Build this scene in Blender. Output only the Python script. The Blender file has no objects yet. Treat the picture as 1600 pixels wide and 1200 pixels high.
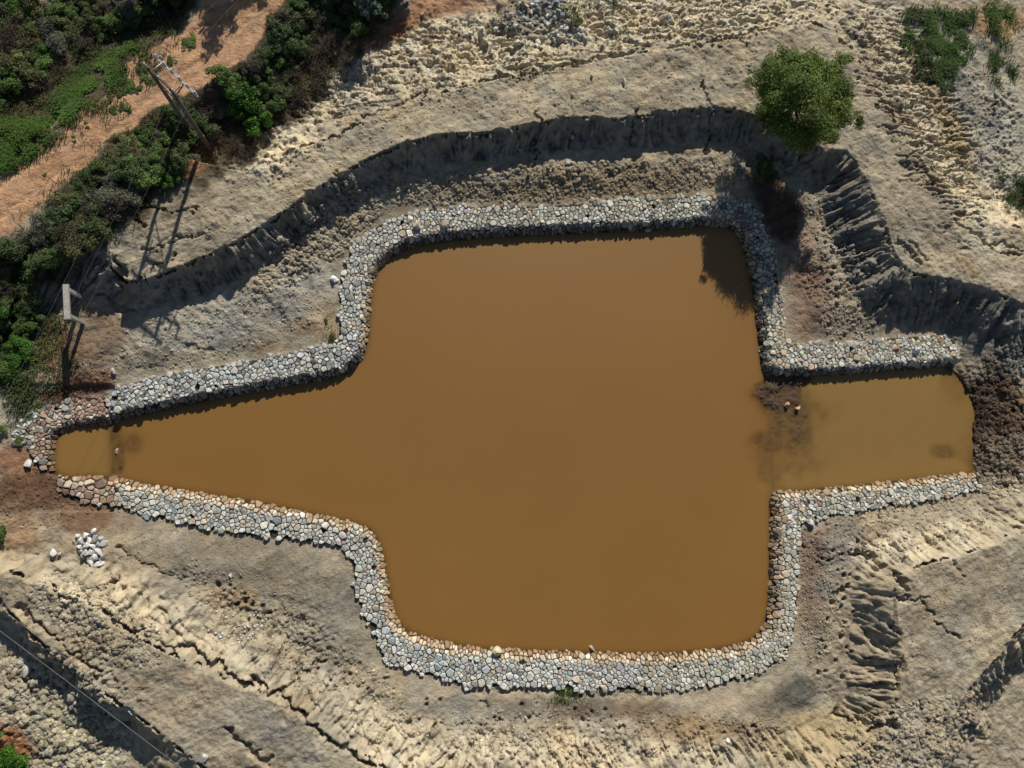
import bpy, math, random
import numpy as np
from mathutils import Vector, Matrix, kdtree
S = bpy.context.scene
C = S.collection
# ------------------------------------------------------------------ camera
F, CAMH = 1110.0, 50.0
NAD = np.array([-130.0, -156.0, -F]); NAD /= np.linalg.norm(NAD)
UP = -NAD
EX = np.array([1.0, 0, 0]) - UP[0]*UP; EX /= np.linalg.norm(EX)
EY = np.cross(UP, EX)
RW = np.array([EX, EY, UP])                       # camera coords -> world
cd = bpy.data.cameras.new('camera'); cam = bpy.data.objects.new('camera', cd); C.objects.link(cam)
m4 = Matrix.Identity(4)
for i in range(3):
    for j in range(3): m4[i][j] = float(RW[i][j])
m4[2][3] = CAMH
cam.matrix_world = m4
cd.sensor_width = 36; cd.lens = F/1600*36; cd.clip_end = 3000
S.camera = cam
# ------------------------------------------------------------------ light
SUN_EL, SUN_AZ = math.radians(30), math.radians(12)     # azimuth from +Y towards +X
w = bpy.data.worlds.new("World"); S.world = w; w.use_nodes = True
nt = w.node_tree; bg = nt.nodes['Background']; sk = nt.nodes.new('ShaderNodeTexSky')
sk.sky_type = 'NISHITA'; sk.sun_disc = False; sk.sun_elevation = SUN_EL; sk.sun_rotation = SUN_AZ; sk.air_density = .9; sk.dust_density = .5
nt.links.new(sk.outputs[0], bg.inputs[0]); bg.inputs[1].default_value = 0.058
sl = bpy.data.lights.new('sun', 'SUN'); sl.energy = 5.0; sl.angle = math.radians(0.55); sl.color = (1, .94, .84)
so = bpy.data.objects.new('sun', sl); C.objects.link(so)
sd = Vector((math.sin(SUN_AZ)*math.cos(SUN_EL), math.cos(SUN_AZ)*math.cos(SUN_EL), math.sin(SUN_EL)))
so.rotation_euler = sd.to_track_quat('Z', 'Y').to_euler()
S.view_settings.view_transform = 'Standard'; S.view_settings.look = 'None'
S.view_settings.exposure = 0.08; S.view_settings.gamma = 1.0
# ------------------------------------------------------------------ helpers
rng = np.random.default_rng(7); random.seed(7)
def unp(px, py, z=0.0):
    d = RW @ np.array([px-800.0, 600.0-py, -F])
    t = (z-CAMH)/d[2]
    return (d[0]*t, d[1]*t)
def line(pts, z=0.0): return np.array([unp(p[0], p[1], z if len(p) < 3 else p[2]) for p in pts])
def proj(X, Y, Z):
    x = X; y = Y; z = Z-CAMH
    cx = EX[0]*x + EY[0]*y + UP[0]*z; cy = EX[1]*x + EY[1]*y + UP[1]*z; cz = EX[2]*x + EY[2]*y + UP[2]*z
    cz = np.minimum(cz, -1e-3)
    return 800 + F*cx/-cz, 600 - F*cy/-cz
def inpoly(X, Y, P):
    r = np.zeros(X.shape, bool); n = len(P)
    for i in range(n):
        x1, y1 = P[i]; x2, y2 = P[(i+1) % n]
        if y1 == y2: continue
        c = (Y > min(y1, y2)) & (Y <= max(y1, y2))
        r ^= c & (X < x1 + (Y-y1)*(x2-x1)/(y2-y1))
    return r
def pdist(X, Y, P, closed=False, want_s=False):
    best = np.full(X.shape, 1e9); sb = np.zeros(X.shape) if want_s else None
    n = len(P); acc = 0.0
    for i in range(n if closed else n-1):
        ax, ay = P[i]; bx, by = P[(i+1) % n]; dx, dy = bx-ax, by-ay; L2 = dx*dx+dy*dy
        if L2 < 1e-12: continue
        t = np.clip(((X-ax)*dx+(Y-ay)*dy)/L2, 0, 1)
        d = (X-ax-t*dx)**2 + (Y-ay-t*dy)**2
        k = d < best
        best = np.where(k, d, best)
        L = math.sqrt(L2)
        if want_s: sb = np.where(k, acc + t*L, sb)
        acc += L
    best = np.sqrt(best)
    return (best, sb) if want_s else best
def smooth(P, it=2, closed=False):
    for _ in range(it):
        Q = []
        n = len(P)
        if not closed: Q.append(P[0])
        for i in range(n if closed else n-1):
            a, b = P[i], P[(i+1) % n]
            Q += [a*.75+b*.25, a*.25+b*.75]
        if not closed: Q.append(P[-1])
        P = np.array(Q)
    return P
TAB = rng.random((256, 256))
def vnoise(x, y, o=0):
    x = x + o*17.31; y = y + o*9.77
    xi = np.floor(x).astype(np.int64); yi = np.floor(y).astype(np.int64)
    fx = x-xi; fy = y-yi; fx = fx*fx*(3-2*fx); fy = fy*fy*(3-2*fy)
    a = TAB[xi & 255, yi & 255]; b = TAB[(xi+1) & 255, yi & 255]; c = TAB[xi & 255, (yi+1) & 255]; d = TAB[(xi+1) & 255, (yi+1) & 255]
    return (a*(1-fx)+b*fx)*(1-fy) + (c*(1-fx)+d*fx)*fy
def fbm(x, y, n=4, o=0):
    r = 0; a = .5; s = 0
    for k in range(n):
        r = r + a*vnoise(x*2**k*1.03, y*2**k*1.03, o+k*3); s += a; a *= .55
    return r/s
def worley(x, y, o=0):
    xi = np.floor(x).astype(np.int64); yi = np.floor(y).astype(np.int64)
    f1 = np.full(x.shape, 9.); f2 = np.full(x.shape, 9.); idv = np.zeros(x.shape)
    for i in (-1, 0, 1):
        for j in (-1, 0, 1):
            a = (xi+i+o*31) & 255; b = (yi+j+o*57) & 255
            px = xi+i+TAB[a, b]; py = yi+j+TAB[b, (a*7+3) & 255]
            d = np.hypot(px-x, py-y)
            k = d < f1
            f2 = np.where(k, f1, np.minimum(f2, d)); idv = np.where(k, TAB[(a*3+1) & 255, (b*5+2) & 255], idv)
            f1 = np.where(k, d, f1)
    return f1, f2, idv
def sst(x, a, b):
    t = np.clip((x-a)/(b-a), 0, 1); return t*t*(3-2*t)
def bx_mask(P, pad):
    lo = P.min(0)-pad; hi = P.max(0)+pad
    return lo, hi
class MB:
    def __init__(s): s.v = []; s.f = []; s.c = []; s.n = 0
    def add(s, vs, fs, col=None):
        k = s.n
        s.v.extend([tuple(map(float, v)) for v in vs]); s.f.extend([tuple(k+i for i in f) for f in fs]); s.n += len(vs)
        if col is not None: s.c.extend([(col[0], col[1], col[2], 1.0)]*len(vs))
    def tube(s, pts, rad, n=8, cap=True, col=None):
        pts = [Vector(p) for p in pts]; rings = []
        for i, p in enumerate(pts):
            d = (pts[min(i+1, len(pts)-1)]-pts[max(i-1, 0)]).normalized()
            a = d.orthogonal().normalized(); b = d.cross(a)
            r = rad[i] if hasattr(rad, '__len__') else rad
            rings.append([p + a*(r*math.cos(2*math.pi*k/n)) + b*(r*math.sin(2*math.pi*k/n)) for k in range(n)])
        vs = [v for r in rings for v in r]; fs = []
        # keep rings aligned
        for i in range(1, len(rings)):
            best = min(range(n), key=lambda q: sum((rings[i][(k+q) % n]-rings[i-1][k]-(pts[i]-pts[i-1])).length_squared for k in (0, n//3)))
            rings[i] = rings[i][best:]+rings[i][:best]
        vs = [v for r in rings for v in r]
        for i in range(len(rings)-1):
            for k in range(n): fs.append((i*n+k, i*n+(k+1) % n, (i+1)*n+(k+1) % n, (i+1)*n+k))
        if cap: fs.append(tuple(range(n-1, -1, -1))); fs.append(tuple(range((len(rings)-1)*n, len(rings)*n)))
        s.add(vs, fs, col)
    def box(s, c, ax, ay, az, col=None, ch=0.12):
        c, ax, ay, az = Vector(c), Vector(ax), Vector(ay), Vector(az)
        vs = []
        for z, q in ((-1, 1-ch), (-1+ch, 1), (1-ch, 1), (1, 1-ch)):
            for x, y in ((-1, -1), (1, -1), (1, 1), (-1, 1)): vs.append(c + ax*x*q + ay*y*q + az*z)
        fs = [(3, 2, 1, 0), (12, 13, 14, 15)]
        for r in range(3):
            for k in range(4): fs.append((r*4+k, r*4+(k+1) % 4, r*4+4+(k+1) % 4, r*4+4+k))
        s.add(vs, fs, col)
    def build(s, name, mat, parent=None, smooth=False, hide=False):
        me = bpy.data.meshes.new(name)
        me.from_pydata(s.v, [], s.f)
        if s.c and len(s.c) == len(s.v):
            at = me.color_attributes.new('Col', 'FLOAT_COLOR', 'POINT')
            at.data.foreach_set('color', np.array(s.c, dtype=np.float32).ravel())
        me.materials.append(mat)
        if smooth: me.polygons.foreach_set('use_smooth', [True]*len(me.polygons))
        o = bpy.data.objects.new(name, me); C.objects.link(o)
        if parent: o.parent = parent
        return o
def tag(o, label=None, cat=None, group=None, kind=None):
    if label: o['label'] = label
    if cat: o['category'] = cat
    if group: o['group'] = group
    if kind: o['kind'] = kind
    return o
def empty(name, loc, label, cat, group=None):
    o = bpy.data.objects.new(name, None); C.objects.link(o); o.location = loc; o.empty_display_size = .3
    return tag(o, label, cat, group)
def copy_tree(o, parent=None):
    c = o.copy(); C.objects.link(c)
    if parent: c.parent = parent
    for ch in list(o.children): copy_tree(ch, c)
    return c
def mat(name, rough=.9, spec=.25):
    m = bpy.data.materials.new(name); m.use_nodes = True; n = m.node_tree
    b = n.nodes['Principled BSDF']; b.inputs['Roughness'].default_value = rough; b.inputs['Specular IOR Level'].default_value = spec
    return m, n, b
def N(n, t, **kw):
    o = n.nodes.new(t)
    for k, v in kw.items(): setattr(o, k, v)
    return o
def attr_mat(name, rough=.9, spec=.2, scale=3.0, lo=.7, hi=1.25, bump=.5, bscale=8.0, bdist=.05, fixed=None):
    m, n, b = mat(name, rough, spec)
    tc = N(n, 'ShaderNodeTexCoord')
    if fixed is None:
        a = N(n, 'ShaderNodeVertexColor', layer_name='Col'); src = a.outputs[0]
    else:
        a = N(n, 'ShaderNodeRGB'); a.outputs[0].default_value = (*fixed, 1); src = a.outputs[0]
    nz = N(n, 'ShaderNodeTexNoise'); nz.inputs['Scale'].default_value = scale; nz.inputs['Detail'].default_value = 6; nz.inputs['Roughness'].default_value = .65
    n.links.new(tc.outputs['Object'], nz.inputs['Vector'])
    mr = N(n, 'ShaderNodeMapRange'); mr.inputs[1].default_value = .3; mr.inputs[2].default_value = .7; mr.inputs[3].default_value = lo; mr.inputs[4].default_value = hi
    n.links.new(nz.outputs[0], mr.inputs[0])
    mx = N(n, 'ShaderNodeVectorMath', operation='SCALE')
    n.links.new(src, mx.inputs[0]); n.links.new(mr.outputs[0], mx.inputs['Scale'])
    n.links.new(mx.outputs[0], b.inputs['Base Color'])
    nb = N(n, 'ShaderNodeTexNoise'); nb.inputs['Scale'].default_value = bscale; nb.inputs['Detail'].default_value = 5; nb.inputs['Roughness'].default_value = .7
    n.links.new(tc.outputs['Object'], nb.inputs['Vector'])
    bm = N(n, 'ShaderNodeBump'); bm.inputs['Strength'].default_value = bump; bm.inputs['Distance'].default_value = bdist
    n.links.new(nb.outputs[0], bm.inputs['Height']); n.links.new(bm.outputs[0], b.inputs['Normal'])
    return m
# ------------------------------------------------------------------ plan lines (traced, then placed at their own heights)
WT = 0.68     # wall top above water
UP_IN = [(175, 662), (185, 656), (230, 645), (300, 630), (400, 611), (480, 597), (530, 588), (560, 570), (574, 545), (578, 500), (580, 460), (588, 425), (610, 400), (650, 383), (720, 373), (800, 368), (900, 364), (1000, 360), (1060, 356), (1110, 352), (1140, 355), (1158, 372), (1168, 410), (1178, 460), (1184, 520), (1188, 560), (1192, 585), (1230, 587), (1300, 586), (1400, 578), (1480, 572)]
UP_OUT = [(168, 622), (175, 606), (240, 589), (330, 573), (420, 558), (480, 545), (522, 540), (530, 528), (530, 480), (532, 430), (545, 395), (570, 365), (610, 342), (660, 326), (740, 322), (820, 322), (900, 318), (1000, 312), (1080, 305), (1140, 305), (1170, 313), (1192, 335), (1206, 380), (1218, 440), (1226, 500), (1230, 540), (1300, 537), (1400, 527), (1480, 524), (1500, 535), (1500, 562)]
NIB_IN = [(112, 745), (86, 740), (84, 712), (88, 680), (110, 668), (150, 663), (175, 662)]
NIB_OUT = [(95, 750), (78, 742), (52, 728), (42, 700), (44, 662), (60, 636), (90, 624), (140, 619), (168, 622)]
LOW_IN = [(1525, 738), (1480, 742), (1400, 752), (1300, 762), (1230, 768), (1204, 768), (1203, 800), (1203, 850), (1202, 900), (1200, 950), (1190, 985), (1165, 1003), (1120, 1014), (1040, 1022), (960, 1020), (880, 1018), (800, 1015), (740, 1012), (690, 1002), (650, 992), (622, 975), (611, 940), (605, 900), (598, 860), (582, 828), (560, 818), (500, 805), (430, 790), (350, 776), (280, 765), (220, 756), (180, 745)]
LOW_OUT = [(1535, 765), (1480, 779), (1400, 790), (1330, 802), (1265, 812), (1249, 826), (1249, 860), (1248, 900), (1247, 950), (1240, 1000), (1213, 1040), (1170, 1060), (1080, 1078), (1000, 1080), (900, 1076), (820, 1072), (740, 1076), (700, 1064), (650, 1050), (600, 1035), (592, 1010), (575, 980), (562, 950), (553, 900), (547, 870), (528, 852), (480, 845), (400, 838), (330, 830), (260, 812), (196, 797)]
LR_IN = [(180, 745), (150, 743), (112, 745)]
LR_OUT = [(196, 797), (150, 787), (120, 786), (92, 772), (84, 752), (95, 750)]
SHORE = [(1480, 572), (1500, 590), (1513, 615), (1526, 640), (1519, 680), (1523, 720), (1525, 738)]
W = lambda L, z=0.0, it=1: smooth(line(L, z), it)
upin, upout = W(UP_IN), W(UP_OUT, WT)
nibin, nibout = W(NIB_IN), W(NIB_OUT, WT*.8)
lowin, lowout = W(LOW_IN), W(LOW_OUT, WT)
lrin, lrout = W(LR_IN), W(LR_OUT, WT*.7)
shore = W(SHORE)
waterpoly = np.vstack([nibin, upin[1:], shore[1:-1], lowin, lrin[1:-1]])
strip_up = np.vstack([upin, upout[::-1]]); strip_nib = np.vstack([nibin, nibout[::-1]])
strip_low = np.vstack([lowin, lowout[::-1]]); strip_lr = np.vstack([lrin, lrout[::-1]])
# slopes: (name, crest, zc, toe, zt, rise, gully amp, gully freq)
SL = []
def slope(crest, zc, toe, zt, far, h, amp, fr, pw=1.0, rag=.12):
    c = smooth(line(crest, zc), 1); t = smooth(line(toe, zt), 1)
    SL.append(dict(c=c, t=t, high=np.vstack([c, np.array(far)]), mid=np.vstack([c, t[::-1]]), h=h, amp=amp, fr=fr, pw=pw, rag=rag))
B = 170.0
slope([(-500, 250), (-100, 340), (0, 350), (100, 375), (160, 398), (178, 428), (205, 440), (250, 425), (300, 403), (350, 385), (400, 357), (440, 330), (480, 302), (530, 270), (580, 242), (640, 219), (700, 206), (760, 205), (830, 190), (900, 178), (960, 184), (1000, 176), (1060, 168), (1100, 165), (1150, 165), (1190, 178), (1235, 215), (1290, 232), (1335, 235), (1362, 290), (1388, 350), (1408, 410), (1440, 430), (1500, 436), (1560, 455), (1610, 478), (1800, 500)], 2.9,
      [(-500, 640), (-100, 600), (0, 575), (70, 485), (140, 468), (205, 474), (262, 474), (318, 458), (380, 432), (437, 402), (492, 354), (548, 314), (605, 285), (655, 264), (705, 252), (800, 242), (900, 230), (1000, 228), (1100, 218), (1170, 217), (1212, 258), (1258, 276), (1276, 312), (1296, 366), (1318, 428), (1348, 484), (1392, 508), (1480, 518), (1550, 568), (1610, 604), (1800, 630)], 1.3,
      [(B, 0), (B, B), (-B, B), (-B, 0)], 1.6, .85, 2.3, 1.1, .35)
slope([(380, 260), (430, 235), (520, 203), (580, 172), (640, 150), (730, 125), (830, 100), (960, 76), (1070, 62), (1200, 35), (1265, 20), (1330, 42), (1370, 110), (1420, 200), (1480, 270), (1530, 330), (1610, 350), (1800, 400)], 3.5,
      [(380, 250), (430, 205), (490, 150), (560, 95), (620, 55), (680, 15), (800, -40), (1100, -70), (1300, -70), (1385, -10), (1425, 60), (1462, 120), (1500, 200), (1550, 280), (1620, 335), (1800, 390)], 1.8,
      [(B, 30), (B, B), (-80, B), (-60, 30)], -1.7, .3, 1.1, 1.1, .2)
slope([(1900, 700), (1700, 770), (1600, 830), (1520, 865), (1440, 885), (1400, 905), (1404, 960), (1408, 1020), (1410, 1080), (1402, 1122), (1350, 1180), (1200, 1255), (1000, 1290), (800, 1290), (660, 1240), (580, 1195), (520, 1150), (440, 1100), (350, 1060), (270, 1030), (200, 990), (130, 935), (70, 915), (-20, 890), (-500, 860)], 3.0,
      [(1900, 620), (1700, 690), (1600, 745), (1545, 782), (1450, 806), (1345, 850), (1326, 915), (1325, 1000), (1317, 1080), (1320, 1132), (1270, 1145), (1100, 1128), (900, 1118), (700, 1130), (610, 1110), (550, 1060), (480, 1005), (380, 955), (280, 900), (200, 872), (120, 880), (60, 868), (-20, 850), (-500, 820)], 1.3,
      [(-B, -40), (-B, -B), (B, -B), (B, -20)], 1.8, .52, 2.0, 1.2, .2)
slope([(-500, 650), (-60, 900), (0, 948), (60, 1003), (150, 1073), (240, 1140), (330, 1208), (430, 1290), (700, 1600)], 3.0,
      [(-500, 690), (-60, 935), (0, 978), (50, 1030), (110, 1095), (180, 1165), (250, 1240), (340, 1330), (600, 1640)], 1.0,
      [(40, -B), (-B, -B), (-B, 10)], -1.7, .2, .9, 1.3)
slope([(1900, 800), (1660, 930), (1600, 978), (1560, 1030), (1508, 1085), (1488, 1140), (1470, 1220), (1450, 1400)], 3.0,
      [(1900, 920), (1680, 1040), (1605, 1070), (1572, 1110), (1560, 1160), (1545, 1230), (1540, 1400)], 1.0,
      [(60, -B), (B, -B), (B, -20)], -2.6, .4, 1.4, 1.2)
CR = []   # cracks (photo points, z, width, depth)
def crack(pts, z=3.2, w=.16, d=.35): CR.append((smooth(line(pts, z), 1), w, d))
crack([(70, 912), (95, 925), (135, 937), (150, 945), (205, 990), (225, 985)], 2.6, .2, .4)
crack([(135, 937), (160, 920), (175, 905)], 2.4, .16, .3)
crack([(150, 945), (180, 968), (210, 988), (260, 1012), (300, 1030), (350, 1062), (380, 1075), (400, 1075)], 2.9, .2, .4)
crack([(270, 1010), (300, 1025), (340, 1045), (380, 1070), (405, 1068), (420, 1090), (440, 1094), (470, 1125), (520, 1165), (580, 1200)], 2.9, .24, .5)
crack([(405, 1068), (430, 1090), (450, 1075), (480, 1050), (505, 1040)], 2.4, .2, .4)
crack([(100, 1015), (130, 1035), (157, 1050)], 3.0, .15, .3)
crack([(180, 855), (215, 885), (240, 895), (300, 910)], 1.6, .1, .18)
crack([(1100, 120), (1105, 150), (1118, 165), (1122, 200), (1120, 225)], 2.8, .16, .45)
crack([(995, 165), (1000, 180), (1000, 205)], 3, .15, .5)
crack([(840, 170), (842, 190), (845, 235)], 2.8, .12, .4)
crack([(700, 205), (760, 202), (790, 200)], 3.4, .1, .2)
crack([(525, 270), (535, 290), (550, 305)], 2.5, .15, .4)
crack([(465, 395), (455, 420), (445, 445)], 1.5, .09, .25)
crack([(520, 205), (560, 180), (580, 165), (640, 148), (660, 135)], 3.4, .16, .3)
crack([(820, 102), (880, 92), (950, 72), (1000, 68)], 3.5, .22, .35)
crack([(1100, 60), (1160, 45), (1200, 30)], 3.5, .14, .25)
crack([(1322, 30), (1328, 50), (1345, 60)], 3.5, .16, .4)
crack([(1350, 114), (1370, 108), (1380, 107)], 3.5, .12, .3)
crack([(1400, 160), (1412, 178)], 3.5, .2, .35)
crack([(1440, 240), (1460, 260), (1480, 290)], 3.5, .14, .3)
crack([(1500, 340), (1530, 360), (1560, 378), (1610, 395)], 3.4, .18, .35)
crack([(1560, 375), (1580, 372), (1612, 385)], 3.4, .14, .3)
crack([(1415, 375), (1430, 395), (1445, 410)], 3.2, .3, .3); crack([(1432, 372), (1445, 395), (1455, 405)], 3.2, .3, .3)
crack([(1405, 935), (1430, 937), (1455, 932)], 3.0, .18, .35)
crack([(1440, 940), (1455, 955), (1470, 980), (1485, 988), (1503, 995)], 3.0, .16, .35)
crack([(1405, 980), (1408, 1030), (1408, 1080)], 3.0, .12, .35)
crack([(1340, 865), (1370, 870), (1390, 885), (1410, 920)], 2.4, .45, .6)
crack([(1540, 770), (1560, 800), (1590, 830)], 2.0, .3, .45); crack([(1570, 790), (1600, 820)], 2.0, .25, .4)
crack([(1480, 860), (1500, 890), (1510, 905)], 2.8, .1, .2); crack([(1350, 325), (1340, 335)], 2.8, .1, .2)
crack([(1325, 1125), (1345, 1135), (1380, 1130), (1400, 1115)], 2.0, .4, .5)
crack([(1500, 1140), (1530, 1142), (1550, 1140)], 2.4, .2, .35)
crack([(730, 1080), (790, 1082), (860, 1085), (950, 1090), (1040, 1088)], 1.0, .22, .3)
crack([(1170, 1080), (1200, 1060), (1215, 1050)], 1.0, .2, .25)
crack([(30, 955), (60, 985), (100, 1000)], 2.9, .3, .35)
crack([(350, 1140), (380, 1165), (420, 1195)], 3.0, .25, .3)
crack([(215, 325), (240, 320), (285, 330), (310, 322)], 2.9, .11, .3); crack([(205, 330), (222, 352)], 2.9, .11, .3)
crack([(215, 390), (250, 385), (285, 368), (320, 362)], 2.9, .11, .3); crack([(205, 440), (225, 420), (255, 405), (275, 395)], 2.9, .11, .3)
crack([(180, 405), (185, 425), (180, 440)], 2.6, .5, .6); crack([(150, 455), (170, 470), (200, 478)], 1.8, .3, .35)
crack([(280, 540), (300, 542), (330, 540)], 1.3, .2, .18); crack([(200, 570), (230, 568), (275, 572)], 1.3, .2, .15)
# ------------------------------------------------------------------ terrain grid
crn = np.array([unp(x, y, 0) for x in (-30, 1630) for y in (-30, 1230)])
x0, y0 = crn.min(0); x1, y1 = crn.max(0)
STEP = .08
def axis(a, b):
    core = np.arange(a, b, STEP)
    o = []; s = STEP; v = 0
    while v < 320: s *= 1.05 if v < 14 else 1.25; v += s; o.append(v)
    o = np.array(o)
    return np.concatenate([a-o[::-1], core, core[-1]+o])
gx, gy = axis(x0, x1), axis(y0, y1)
X, Y = np.meshgrid(gx, gy)
core = (X > x0-12) & (X < x1+12) & (Y > y0-12) & (Y < y1+12)
wx = X + (fbm(X*.9, Y*.9, 3, 5)-.5)*.6 + (vnoise(X*2.7, Y*2.7, 6)-.5)*.35 ; wy = Y + (fbm(X*.9, Y*.9, 3, 9)-.5)*.6 + (vnoise(X*2.7, Y*2.7, 10)-.5)*.35
Z = np.full(X.shape, 1.0)
Z += (fbm(X*.12, Y*.12, 3, 1)-.5)*.7
GUL = np.zeros(X.shape); MID = np.zeros(X.shape); SMID = []
for q, sp in enumerate(SL):
    lo, hi = bx_mask(sp['mid'], 2)
    sub = (X > lo[0]) & (X < hi[0]) & (Y > lo[1]) & (Y < hi[1])
    hi_m = inpoly(X, Y, sp['high']); 
    Z[hi_m] += sp['h']
    xs, ys = wx[sub], wy[sub]
    m = inpoly(xs, ys, sp['mid'])
    idx = np.flatnonzero(sub.ravel())[m]
    xs, ys = xs[m], ys[m]
    dc = pdist(xs, ys, sp['c']); _, s = pdist(X.ravel()[idx], Y.ravel()[idx], sp['c'], want_s=True); dt = pdist(xs, ys, sp['t'])
    t = dt/(dc+dt+1e-6)
    hm = hi_m.ravel()[idx]
    wob = (vnoise(s*.5, t*1.2, 4)-.5)*1.6+(vnoise(X.ravel()[idx]*1.4, Y.ravel()[idx]*1.4, 14)-.5)*.5+(vnoise(X.ravel()[idx]*.35, Y.ravel()[idx]*.35, 15)-.5)*4
    rid = 1-np.abs(2*vnoise(s*sp['fr']+wob, t*.9, 2)-1); rid2 = 1-np.abs(2*vnoise(s*sp['fr']*2.6+wob*2, t*1.8, 6)-1)
    rid3 = 1-np.abs(2*vnoise(s*sp['fr']*5.5+wob*3, t*2.6, 8)-1)
    g = rid**2*.6+rid2**2*.45+rid3**1.5*.28
    tt = np.clip(t+(vnoise(s*1.3, s*0, 3)-.5)*sp['rag']*2*np.sin(np.pi*t), 0, 1)
    prof = tt**sp['pw']
    if sp['h'] < 0: prof = 1-prof
    zz = Z.ravel()
    zz[idx] += sp['h']*(prof-hm) - sp['amp']*(.35+1.1*vnoise(X.ravel()[idx]*.45, Y.ravel()[idx]*.45, 16))*(g-.35)*np.sin(np.pi*np.clip(t, 0, 1))**.6
    Z = zz.reshape(X.shape)
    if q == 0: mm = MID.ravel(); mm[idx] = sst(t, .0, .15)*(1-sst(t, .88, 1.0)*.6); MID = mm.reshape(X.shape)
# photo pixel of each spot (used only to lay soil patches out in plan)
U, V = proj(X, Y, Z)
def blob(px, py, rx, ry, rot=0, soft=.5, o=0):
    du = U-px; dv = V-py; c, s_ = math.cos(math.radians(rot)), math.sin(math.radians(rot))
    a = (du*c+dv*s_)/rx; b = (-du*s_+dv*c)/ry
    d = np.sqrt(a*a+b*b) + (WARP-.5)*1.1
    return 1-sst(d, 1-soft, 1+soft*.6)
WARP = fbm(X*.55, Y*.55, 4, 21)
# rough soils
rough = np.full(X.shape, .22)
def rg(v, *a, **k):
    global rough
    b = blob(*a, **k); rough = rough*(1-b)+v*b
rg(.7, 780, 60, 330, 60, -14); rg(.75, 1440, 180, 60, 190, -30); rg(.8, 1150, 20, 200, 50, -10)
rg(.75, 860, 280, 330, 28, -3); rg(.8, 520, 360, 120, 50, -38); rg(.3, 330, 500, 180, 60, -15); rg(.55, 1330, 440, 60, 110, -30)
rg(1.0, 1570, 660, 60, 130, 0); rg(1.0, 90, 1120, 110, 120, 35); rg(.8, 150, 960, 110, 50, 30); rg(.85, 440, 215, 100, 50, -30)
rg(.7, 900, 1165, 330, 40, 0); rg(.6, 460, 1000, 200, 60, 35); rg(.7, 1430, 1160, 120, 50, -30); rg(.05, 330, 880, 180, 45, 12); rg(.1, 780, 1110, 260, 18, 3)
rg(.08, 640, 200, 90, 20, -20); rg(.12, 900, 120, 170, 28, -8); rg(.05, 1510, 960, 110, 70, -40); rg(.1, 1390, 200, 25, 130, -25)
rg(.1, 1210, 1110, 80, 30, -5); rg(.12, 210, 170, 260, 60, -42); rg(.6, 1550, 220, 60, 120, -20); rg(.5, 60, 740, 50, 60, 0)
f1, f2, idv = worley(wx*2.6, wy*2.6, 0); g1, g2, idw = worley(wx*5.4, wy*5.4, 1)
tl = (np.sin(idv*77)*(wx*2.6-np.floor(wx*2.6))+np.cos(idv*91)*(wy*2.6-np.floor(wy*2.6)))*.0
lump = np.where(idv > .4, np.clip((f2-f1)*1.1, 0, .42)+np.clip(.4-f1, 0, 1)*.35, 0)*(.3+idv)
lump2 = np.where(idw > .35, np.clip((g2-g1)*1.1, 0, .42)+np.clip(.4-g1, 0, 1)*.35, 0)*(.3+idw)
Z += core*(rough*(lump*.30+lump2*.20) + (fbm(X*1.3, Y*1.3, 4, 31)-.5)*(.13+.34*rough) + (fbm(X*.35, Y*.35, 3, 37)-.5)*.5 + (vnoise(X*6.2, Y*6.2, 38)-.5)*(.025+.08*rough) + (vnoise(X*3.4, Y*3.4, 39)-.5)*(.035+.08*rough))
# wavy scarps on the outer bank flanks
wv = 1-np.abs(2*fbm(X*.7+fbm(X, Y, 3, 51)*2, Y*2.1, 3, 44)-1)
Z -= core*blob(1440, 180, 70, 200, -28)*sst(wv, .78, .97)*.35
Z -= core*np.maximum(blob(950, 50, 400, 45, -10), blob(620, 110, 160, 40, -30))*sst(wv, .8, .97)*.3
# fine plough-like rills on the bright inner flanks at the bottom
rl = 1-np.abs(2*vnoise((X*.75+Y*.66)*3.2+WARP*3, (X*.66-Y*.75)*.9, 12)-1)
Z -= core*np.maximum.reduce([blob(560, 1130, 130, 50, 38), blob(240, 960, 130, 40, 30), blob(1460, 840, 150, 35, -12), blob(1330, 1170, 90, 40, -40), blob(900, 1180, 250, 30)])*sst(rl, .6, 1)*.2
for (P, wd, dp) in CR:
    lo, hi = bx_mask(P, 1.5)
    ix = np.flatnonzero(((X > lo[0]) & (X < hi[0]) & (Y > lo[1]) & (Y < hi[1])).ravel())
    d = pdist(X.ravel()[ix]+(fbm(X.ravel()[ix]*2.2, Y.ravel()[ix]*2.2, 3, 73)-.5)*.9, Y.ravel()[ix]+(fbm(X.ravel()[ix]*2.2, Y.ravel()[ix]*2.2, 3, 74)-.5)*.9, P)
    ww = wd*(.2+.65*vnoise(X.ravel()[ix]*1.7, Y.ravel()[ix]*1.7, 71))
    Z.ravel()[ix] -= dp*(1-sst(d, ww*.4, ww*1.4))
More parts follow.
